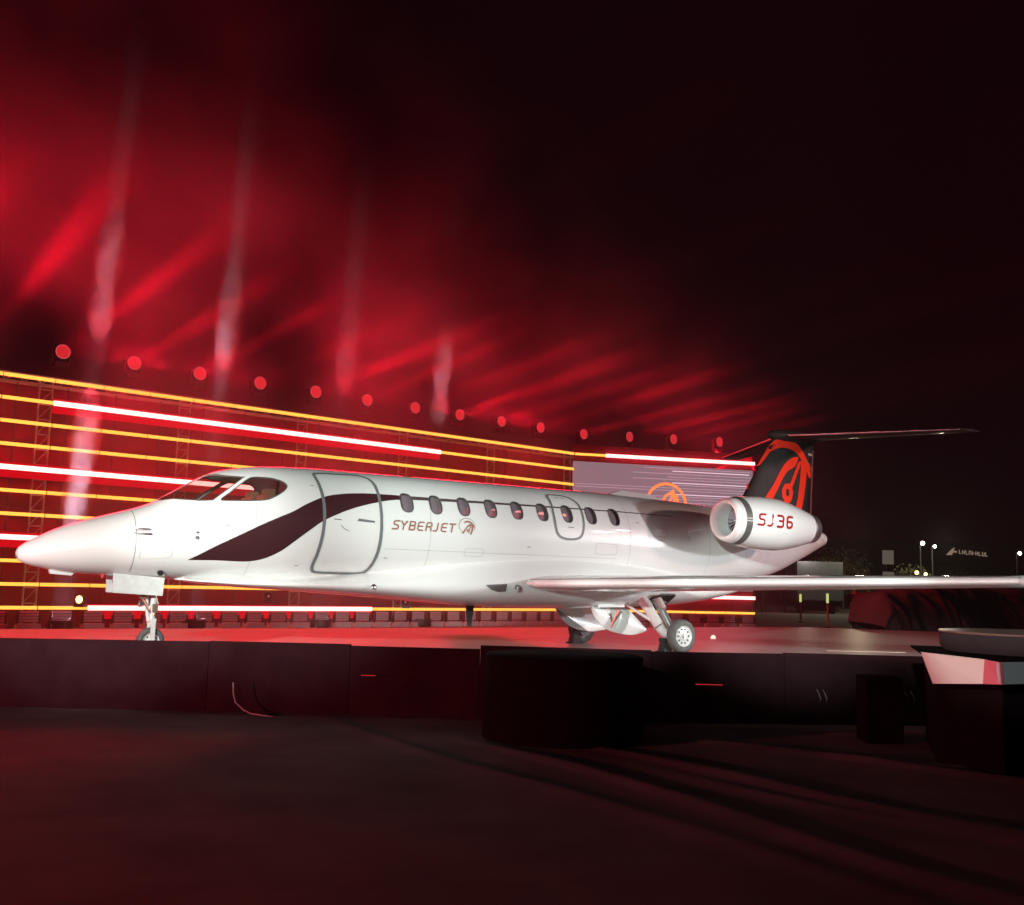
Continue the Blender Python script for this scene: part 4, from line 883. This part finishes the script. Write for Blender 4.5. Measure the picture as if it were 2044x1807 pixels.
bb = B(); bb.lathe([(0, .86), (.05, .90), (.14, .90), (.17, .89)], (0, 0, 0), (0, 0, 1), 48); bb.build('table_skirt', M['table'], tb, smooth=True)
bb = B(); bb.lathe([(.17, .0), (.17, .905), (.18, .91), (.19, .905), (.19, 0)], (0, 0, 0), (0, 0, 1), 48); bb.build('table_top', M['tabletop'], tb, smooth=True)
# ------------------------------------------------------------------ black carpet on the ground, ridges added for streaks of light and shade
STREAK_RIDGES = [((1.64, 11.9), (5.35, 10.9), .022), ((1.4, 10.9), (4.3, 8.9), .03), ((.7, 10.1), (3.3, 6.9), .034), ((-.1, 10.0), (2.35, 5.9), .03), ((-1.9, 11.7), (1.4, 6.3), .016), ((2.8, 12.0), (7.2, 11.4), .018), ((2.4, 10.2), (6.5, 8.4), .02), ((1.6, 8.6), (4.2, 5.2), .02)]
nx, ny = 220, 150; vs = []
for j in range(ny + 1):
    for i in range(nx + 1):
        x = -10.0 + 19.0 * i / nx; y = 3.0 + 8.9 * j / ny; h = .012
        for (ax_, ay_), (bx_, by_), hh in STREAK_RIDGES:
            dx, dy = bx_ - ax_, by_ - ay_; L_ = math.hypot(dx, dy); u = ((x - ax_) * dx + (y - ay_) * dy) / L_ / L_; d_ = ((x - ax_) * dy - (y - ay_) * dx) / L_ + .10 * math.sin(u * 5 + hh * 200)
            h += hh * math.exp(-(d_ / (.06 + .07 * max(u, 0))) ** 2) / (1 + math.exp(-12 * (u + .05))) / (1 + math.exp(9 * (u - 1.5)))
        h += .004 * math.sin(x * 3.1 + y * 1.3) * math.sin(y * 2.2 - x)
        ed = min(1, (x + 10) * 4, (9 - x) * 4, (y - 3) * 4, (11.9 - y) * 4); vs.append((x, y, G + .003 + max(h * max(ed, .05), .002)))
bb = B(); bb.add(vs, [(j * (nx + 1) + i, j * (nx + 1) + i + 1, (j + 1) * (nx + 1) + i + 1, (j + 1) * (nx + 1) + i) for j in range(ny) for i in range(nx)])
tag(bb.build('carpet', M['carpet'], smooth='all', fix=False), kind='structure')
# ------------------------------------------------------------------ small things on the deck
bb = B(); bb.lathe([(0, .0), (0, .05), (.03, .05), (.06, .03), (.07, 0)], (3.95, 20.63, .001), (0, 0, 1), 14); tag(bb.build('deck_marker_lamp', emit_mat('marker_glow', (1., .8, .65), 1.2)), 'tiny glowing marker lamp on the deck right of the near main wheel', 'marker lamp')
bb = B(); bb.box((5.8, 17.4, .004), (1.3, .05, .006), Matrix.Rotation(R(3), 3, 'Z')); tag(bb.build('cream_tape', mat('cream_tape', (.75, .66, .48), .4)), 'short cream tape strip on the deck at the right', 'tape')
# ------------------------------------------------------------------ behind the stage, right
def stanchion(p, h, label):
    o = empty('guide_post', p); tag(o, label, 'post', 'pale guide posts behind the stage')
    B().lathe([(0, .16), (.03, .16), (.04, .03)], (0, 0, 0), (0, 0, 1), 16).build('post_base', M['dark'], o, smooth=True)
    B().tube([(0, 0, .03), (0, 0, h * .72)], .045, 10).build('post_tube', M['post'], o, smooth=True)
    B().tube([(0, 0, h * .72), (0, 0, h)], .055, 10).build('glow_band', M['postglow'], o, smooth=True)
stanchion((13.45, 45.1, G), 1.42, 'nearer pale guide post with a yellow-green glowing top behind the deck')
stanchion((14.06, 51.5, G), 1.35, 'farther pale guide post with a yellow-green top, close to the video wall end')
stanchion((22.9, 50.0, G), 1.2, 'pale guide post among dark cloth at the right')
# person
def skin_figure(name, verts, edges, rad, mt, loc, rz=0.):
    me = bpy.data.meshes.new(name); me.from_pydata(verts, edges, []); o = bpy.data.objects.new(name, me); C.objects.link(o)
    md = o.modifiers.new('skin', 'SKIN'); 
    for i, r_ in enumerate(rad): me.skin_vertices[0].data[i].radius = (r_, r_ * .85)
    me.skin_vertices[0].data[0].use_root = True
    s_ = o.modifiers.new('sub', 'SUBSURF'); s_.levels = 1; s_.render_levels = 2; me.materials.append(mt); o.location = loc; o.rotation_euler = (0, 0, rz)
    dg = bpy.context.evaluated_depsgraph_get(); em = bpy.data.meshes.new_from_object(o.evaluated_get(dg)); o.modifiers.clear(); o.data = em; em.shade_smooth(); 
    if not em.materials: em.materials.append(mt)
    return o
def person(p, rz, label):
    V_ = [(0, 0, .95), (0, 0, 1.15), (0, 0, 1.38), (0, -.01, 1.50), (0, -.02, 1.60), (0, -.02, 1.72), (.10, 0, .90), (.12, -.02, .50), (.11, .02, .08), (.12, -.14, .04), (-.10, 0, .90), (-.13, .04, .50), (-.12, .08, .08), (-.13, -.08, .04),
          (.20, 0, 1.40), (.27, .02, 1.13), (.24, -.10, .90), (.24, -.13, .82), (-.20, 0, 1.40), (-.27, .02, 1.13), (-.24, -.10, .90), (-.24, -.13, .82)]
    E_ = [(0, 1), (1, 2), (2, 3), (3, 4), (4, 5), (0, 6), (6, 7), (7, 8), (8, 9), (0, 10), (10, 11), (11, 12), (12, 13), (2, 14), (14, 15), (15, 16), (16, 17), (2, 18), (18, 19), (19, 20), (20, 21)]
    Rr = [.15, .14, .16, .06, .085, .075, .09, .065, .045, .04, .09, .065, .045, .04, .065, .048, .036, .04, .065, .048, .036, .04]
    o = empty('person', p, rz); tag(o, label, 'person')
    bd = skin_figure('body', V_, E_, Rr, M['skin'], (0, 0, 0)); bd.parent = o
    tr = skin_figure('trousers', [V_[i] for i in (0, 6, 7, 8, 10, 11, 12)], [(0, 1), (1, 2), (2, 3), (0, 4), (4, 5), (5, 6)], [.165, .105, .082, .065, .105, .082, .065], M['trousers'], (0, 0, 0)); tr.parent = o
    jk = skin_figure('jacket', [V_[i] for i in (0, 1, 2, 14, 15, 16, 18, 19, 20)], [(0, 1), (1, 2), (2, 3), (3, 4), (4, 5), (2, 6), (6, 7), (7, 8)], [.17, .165, .18, .085, .065, .05, .085, .065, .05], M['jacket'], (0, 0, 0)); jk.parent = o
    hr = B().lathe([(0, .09), (.04, .092), (.08, .075), (.11, .01)], (0, .0, 1.66), (0, .1, 1), 16).build('hair', M['dark'], o, smooth='all')
    bb = B(); bb.lathe([(0, .045), (.25, .05)], (.11, .02, .0), (0, 0, 1), 8); 
    for x, y in ((.12, -.05), (-.13, .01)): bb = B(); bb.box((x, y, .035), (.09, .26, .07)); bb.build('shoe', M['post'], o)
person((14.75, 45.6, G), R(160), 'person in red trousers and dark jacket standing behind the stage beside the pale post')
# crumpled cloth heaps
def heap(x0, x1, y, zt, label, seed):
    random.seed(seed); nx, nz = 90, 26; f = []; 
    for j in range(nz + 1):
        for i in range(nx + 1):
            u = i / nx; w = j / nz; x = x0 + (x1 - x0) * u
            top = zt * (.86 + .10 * math.sin(u * 9 + seed) + .06 * math.sin(u * 23)) * (1 - (2 * u - 1) ** 6)
            ph = (u * (x1 - x0) * 2.2 + w * 2.6)
            d_ = .34 * abs(math.sin(ph * .9)) + .22 * abs(math.sin(ph * 1.7 + w * 3)) + .10 * math.sin(ph * 6 + u * 9 - w * 4)
            f.append((x + .1 * math.sin(w * 5 + u * 11), y - 1.1 * math.cos(w * PI / 2) ** .6 - d_ * math.sin(PI * min(w * 1.15, 1)) ** .5, G + .005 + (top - G) * math.sin(w * PI / 2) ** .8))
    bb = B(); m_ = nx + 1; bb.add(f, [(j * m_ + i, j * m_ + i + 1, (j + 1) * m_ + i + 1, (j + 1) * m_ + i) for j in range(nz) for i in range(nx)])
    N = len(f); bb.add([(x, y + 2.2 - .4 * j / nz, z) for j in range(nz + 1) for (x, _, z) in f[j * m_:(j + 1) * m_]], [(j * m_ + i, (j + 1) * m_ + i, (j + 1) * m_ + i + 1, j * m_ + i + 1) for j in range(nz) for i in range(nx)])
    bb.add([f[nz * m_ + i] for i in range(m_)] + [(f[nz * m_ + i][0], y + 1.8, f[nz * m_ + i][2]) for i in range(m_)], [(i, i + 1, m_ + i + 1, m_ + i) for i in range(nx)])
    return tag(bb.build('cloth_heap', M['tarp'], smooth='all', fix=True), label, 'cloth heap')
heap(11.3, 14.0, 33.5, 1.35, 'large heap of crumpled dark red cloth behind the stage, seen under the wing', 2)
heap(13.2, 17.5, 36., 1.5, 'long low heap of crumpled cloth at the right edge behind the round table', 5)
# dark vehicle and truck far behind
tk = empty('box_truck', (21.0, 75, G)); tag(tk, 'pale grey box truck parked far behind the stage, seen past the tail', 'truck')
bb = B(); bb.box((0, 0, 2.2), (3.1, 6, 2.6)); bb.build('cargo_box', M['trailer'], tk); bb = B(); bb.box((0, -.2, .7), (2.8, 5.4, .3)); bb.box((0, -2.6, .45), (2.2, .1, .5)); bb.build('chassis', M['dark'], tk)
for x in (-1.1, 1.1):
    bb = B(); bb.lathe([(-.15, .2), (-.15, .45), (.15, .45), (.15, .2)], (x, -1.8, .45), (1, 0, 0), 18); bb.build('wheel', M['tyre'], tk)
    bb = B(); bb.box((x, -2.68, .62), (.25, .04, .12)); bb.build('tail_lamp', M['lensr'], tk)
# lit signs, lamps
sg_ = empty('lit_sign', (21.3, 60, G)); tag(sg_, 'pair of cream lit sign boxes one above the other on a dark post', 'sign')
bb = B(); bb.box((0, 0, 1.8), (.14, .14, 3.6)); bb.build('sign_post', M['dark'], sg_); bb = B(); bb.box((0, -.1, 3.50), (.60, .12, .78)); bb.build('upper_sign', M['sign_lit'], sg_); bb = B(); bb.box((0, -.1, 2.52), (.60, .12, .34)); bb.build('lower_sign', M['sign_lit'], sg_)
def street_lamp(x, y, z, label, r_=.16, mt='far_light'):
    o = empty('street_lamp', (x, y, G)); tag(o, label, 'street lamp', 'far street lamps')
    B().tube([(0, 0, 0), (0, 0, z - G + .1)], [.09, .05], 8).build('lamp_pole', M['dark'], o); B().tube([(0, 0, z - G + .1), (0, -.5, z - G + .08)], .03, 6).build('lamp_arm', M['dark'], o)
    B().lathe([(-r_, .01), (-r_ * .7, r_ * .7), (0, r_), (r_ * .7, r_ * .7), (r_, .01)], (0, -.55, z - G), (0, 0, 1), 12).build('lamp_globe', M[mt], o, smooth='all')
def far_glow(x, y, z, e, col=(1.0, .93, .72)):
    l = bpy.data.lights.new('far_point_light', 'POINT'); l.energy = e; l.color = col; l.shadow_soft_size = .3; o = bpy.data.objects.new('far_point_light', l); C.objects.link(o); o.location = (x + .6, y - 3.5, z + .3)
far_glow(34.75, 90, 5.0, 900); far_glow(19.35, 75, 3.3, 120); far_glow(22.6, 74.5, 4.6, 380, (1.0, .95, .6)); far_glow(31.9, 84, 2.6, 160, (1., .6, .3))  # the one above the truck has no post; added to light truck and trees
street_lamp(34.75, 90, 5.19, 'brighter left lamp of the far white pair above the wing', .17)
street_lamp(35.75, 90, 4.95, 'dimmer right lamp of the far white pair above the wing', .13)
street_lamp(42.9, 90, 4.55, 'far white lamp at the right edge above the wing', .14)
street_lamp(19.35, 75, 3.35, 'far white lamp just right of the tail cone', .11)
street_lamp(17.1, 72, 2.35, 'far white lamp close under the tail cone', .12)
street_lamp(37.9, 130, 5.5, 'far red beacon right of the tail cone', .22, 'far_red')
street_lamp(31.9, 84, 2.6, 'low warm lamp just above the wing, left of the faint tree', .16, 'far_warm')
street_lamp(32.6, 84, 2.5, 'low warm lamp just above the wing, right one', .14, 'far_warm')
# far building with lit lettering
bd = empty('far_building', (52, 123, G)); tag(bd, 'dark flat-roofed building with small lit lettering far away at the right', 'building')
bb = B(); bb.box((6, 5, 3.6), (44, 10, 7.2)); bb.build('wall', M['wallfar'], bd); bb = B(); bb.box((6, 5, 7.3), (44.6, 10.6, .25)); bb.build('roof', M['dark'], bd)
random.seed(4)
bb = B(); bb.add([(-1.6, -.1, 6.05), (-.9, -.1, 6.05), (-.55, -.1, 6.95), (-.9, -.1, 6.75)], [(0, 1, 2, 3)]); bb.box((-.6, -.1, 6.45), (.5, .06, .2)); bb.build('sign_emblem', M['sign_letters'], bd)
for k in range(9):
    bb = B(); x = -.05 + .38 * k; z = 6.45 - .03 * k
    bb.box((x, -.1, z), (.07, .06, .46)); bb.box((x + .12, -.1, z + random.choice([-.2, 0, .2])), (.2, .06, .08)); 
    if k % 2: bb.box((x + .22, -.1, z), (.07, .06, .40))
    bb.build('sign_stroke', M['sign_letters'], bd)
for k in range(6):
    bb = B(); bb.box((-12 + 6.3 * k, -.06, 3.4), (2.2, .08, 1.1)); bb.build('window', M['dark'], bd)
# trees
def tree(x, y, h, r_, label, mt='foliage', n=900, seed=1):
    random.seed(seed); o = empty('tree', (x, y, G)); tag(o, label, 'tree', 'trees far behind the stage')
    bb = B(); bb.tube([(0, 0, 0), (.05, 0, h * .4), (0, .05, h * .75)], [.14, .10, .04], 8)
    for k in range(6):
        a = k * 1.05; bb.tube([(0, 0, h * .35), (r_ * .35 * math.cos(a), r_ * .35 * math.sin(a), h * .6), (r_ * .6 * math.cos(a), r_ * .6 * math.sin(a), h * .75)], [.05, .035, .015], 5)
    bb.build('trunk', M['bark'], o)
    V_ = []; F_ = []; cl = [(random.uniform(-.6, .6) * r_, random.uniform(-.6, .6) * r_, h * random.uniform(.45, .85), r_ * random.uniform(.28, .5)) for _ in range(16)]
    for k in range(n):
        c = cl[k % 16]; d = Vector((random.gauss(0, 1), random.gauss(0, 1), random.gauss(0, .8))).normalized() * c[3] * random.uniform(.6, 1.05); p = Vector(c[:3]) + d
        u = Vector((random.gauss(0, 1), random.gauss(0, 1), random.gauss(0, 1))).normalized(); w = u.orthogonal().normalized(); s_ = random.uniform(.08, .20)
        i = len(V_); V_ += [p - u * s_, p + w * s_ * .6, p + u * s_, p - w * s_ * .6]; F_.append((i, i + 1, i + 2, i + 3))
    bb = B(); bb.add(V_, F_); bb.build('crown', M[mt], o, fix=False)
tree(24.6, 80, 4.0, 2.3, 'dim olive-green tree beside the grey truck', n=1500, seed=1)
tree(27.0, 84, 3.3, 1.9, 'small olive-green tree right of the bigger one', n=1000, seed=2)
tree(34.5, 92, 3.9, 2.2, 'faint olive tree just above the wing, under the lamp pair', n=1200, seed=3)
tree(30.0, 96, 5.6, 2.6, 'dark tree behind the cream sign boxes', 'foliage2', n=1200, seed=4)
tree(41.0, 100, 4.2, 2.6, 'dark tree near the right edge above the wing', 'foliage2', n=1200, seed=6)
tree(47.0, 104, 4.0, 2.8, 'dark tree beyond the right edge lamp', 'foliage2', n=900, seed=7)
# ------------------------------------------------------------------ air: thin haze over everything, thicker stage smoke along the wall
def volume(name, dens, col=(1, 1, 1), aniso=0., noise=None, label=None):
    m_ = bpy.data.materials.new(name); m_.use_nodes = True; n_ = m_.node_tree; n_.nodes.clear(); v_ = n_.nodes.new('ShaderNodeVolumePrincipled'); o_ = n_.nodes.new('ShaderNodeOutputMaterial')
    v_.inputs['Density'].default_value = dens; v_.inputs['Color'].default_value = (*col, 1); v_.inputs['Anisotropy'].default_value = aniso; n_.links.new(v_.outputs[0], o_.inputs['Volume'])
    if noise:
        tc = n_.nodes.new('ShaderNodeTexCoord'); nz = n_.nodes.new('ShaderNodeTexNoise'); nz.inputs['Scale'].default_value = noise[0]; nz.inputs['Detail'].default_value = 3
        mr = n_.nodes.new('ShaderNodeMapRange'); mr.inputs['From Min'].default_value = noise[1]; mr.inputs['From Max'].default_value = noise[2]; mr.inputs['To Min'].default_value = 0; mr.inputs['To Max'].default_value = dens
        n_.links.new(tc.outputs['Object'], nz.inputs['Vector']); n_.links.new(nz.outputs['Fac'], mr.inputs['Value']); n_.links.new(mr.outputs[0], v_.inputs['Density'])
    return m_
bb = B(); bb.box((20, 60, 11.7), (260, 190, 26.4)); hz = bb.build('haze', volume('thin_haze', HAZE)); hz['kind'] = 'stuff'; hz.display_type = 'WIRE'
if SMOKE > 0:
    m_ = bpy.data.materials.new('stage_smoke'); m_.use_nodes = True; n_ = m_.node_tree; n_.nodes.clear(); L_ = n_.links.new
    v_ = n_.nodes.new('ShaderNodeVolumePrincipled'); o_ = n_.nodes.new('ShaderNodeOutputMaterial'); L_(v_.outputs[0], o_.inputs['Volume']); v_.inputs['Color'].default_value = (1, 1, 1, 1)
    tc = n_.nodes.new('ShaderNodeTexCoord'); sx = n_.nodes.new('ShaderNodeSeparateXYZ'); L_(tc.outputs['Object'], sx.inputs[0])
    def mth(op, a_, b_=None, c_=None):
        q = n_.nodes.new('ShaderNodeMath'); q.operation = op
        for k, w in enumerate((a_, b_, c_)):
            if w is None: continue
            if hasattr(w, 'links'): L_(w, q.inputs[k])
            else: q.inputs[k].default_value = w
        return q.outputs[0]
    def ramp(val, lo, hi):
        q = n_.nodes.new('ShaderNodeMapRange'); q.interpolation_type = 'SMOOTHSTEP'; L_(val, q.inputs['Value']); q.inputs['From Min'].default_value = lo; q.inputs['From Max'].default_value = hi; return q.outputs[0]
    nz = n_.nodes.new('ShaderNodeTexNoise'); nz.inputs['Scale'].default_value = SNOISE[0]; nz.inputs['Detail'].default_value = 3; L_(tc.outputs['Object'], nz.inputs['Vector'])
    top_ = mth('MULTIPLY_ADD', sx.outputs[0], -.36, 15.4)                       # smoke stands higher at the left
    hgt = ramp(mth('ADD', mth('SUBTRACT', top_, sx.outputs[2]), mth('MULTIPLY', nz.outputs['Fac'], 5.)), -1.5, 9.5)
    frn = ramp(mth('ADD', sx.outputs[1], mth('MULTIPLY', nz.outputs['Fac'], 3.)), -8.5, -3.5)
    end = ramp(sx.outputs[0], 33.5, 26.)
    dn = mth('MULTIPLY', mth('MULTIPLY', hgt, frn), mth('MULTIPLY', end, ramp(nz.outputs['Fac'], SNOISE[1], SNOISE[2])))
    dn = mth('MULTIPLY', dn, mth('MULTIPLY_ADD', ramp(sx.outputs[2], 3.5, 9.0), .65, .35))
    L_(mth('MULTIPLY', dn, SMOKE), v_.inputs['Density'])
    bb = B(); bb.box((8., -4., 10.), (50., 14., 21.)); sm = bb.build('stage_smoke', m_); sm.location = WA0 + Vector((0, 0, 0)); sm.rotation_euler = (0, 0, AZ); sm['kind'] = 'stuff'; sm.display_type = 'WIRE'
    m_.cycles.volume_step_rate = 1.0
# denser puffs of smoke drifting through the upright beams
def puff(c, r_, dens, seed):
    bm = bmesh.new(); bmesh.ops.create_icosphere(bm, subdivisions=3, radius=1.0)
    random.seed(seed); ph = [random.uniform(0, 6) for _ in range(6)]
    for v_ in bm.verts:
        q = v_.co.copy(); k_ = 1 + .16 * math.sin(q.x * 3 + ph[0]) * math.sin(q.z * 2.3 + ph[1]) + .10 * math.sin(q.y * 5 + ph[2] + q.z * 4); k_ *= .35 + .65 * (1 - abs(q.z)) ** .5; v_.co = Vector((q.x * r_[0] * k_ + q.z * r_[2] * .045, q.y * r_[1] * k_ + q.z * r_[2] * .03, q.z * r_[2]))
    me = bpy.data.meshes.new('smoke_puff'); bm.to_mesh(me); bm.free(); me.materials.append(volume('smoke_puff', dens, noise=(1.6, .38, .62))); o = bpy.data.objects.new('smoke_puff', me); C.objects.link(o); o.location = c; o['kind'] = 'stuff'
def on_beam(i, z): p = UPB[i].location; return Vector((p.x + .045 * (z - G), p.y + .03 * (z - G), z))
for i, z, hh, dn_ in PUFFS: puff(on_beam(i, z), (.42, .42, hh), dn_, int(z * 10) + i)
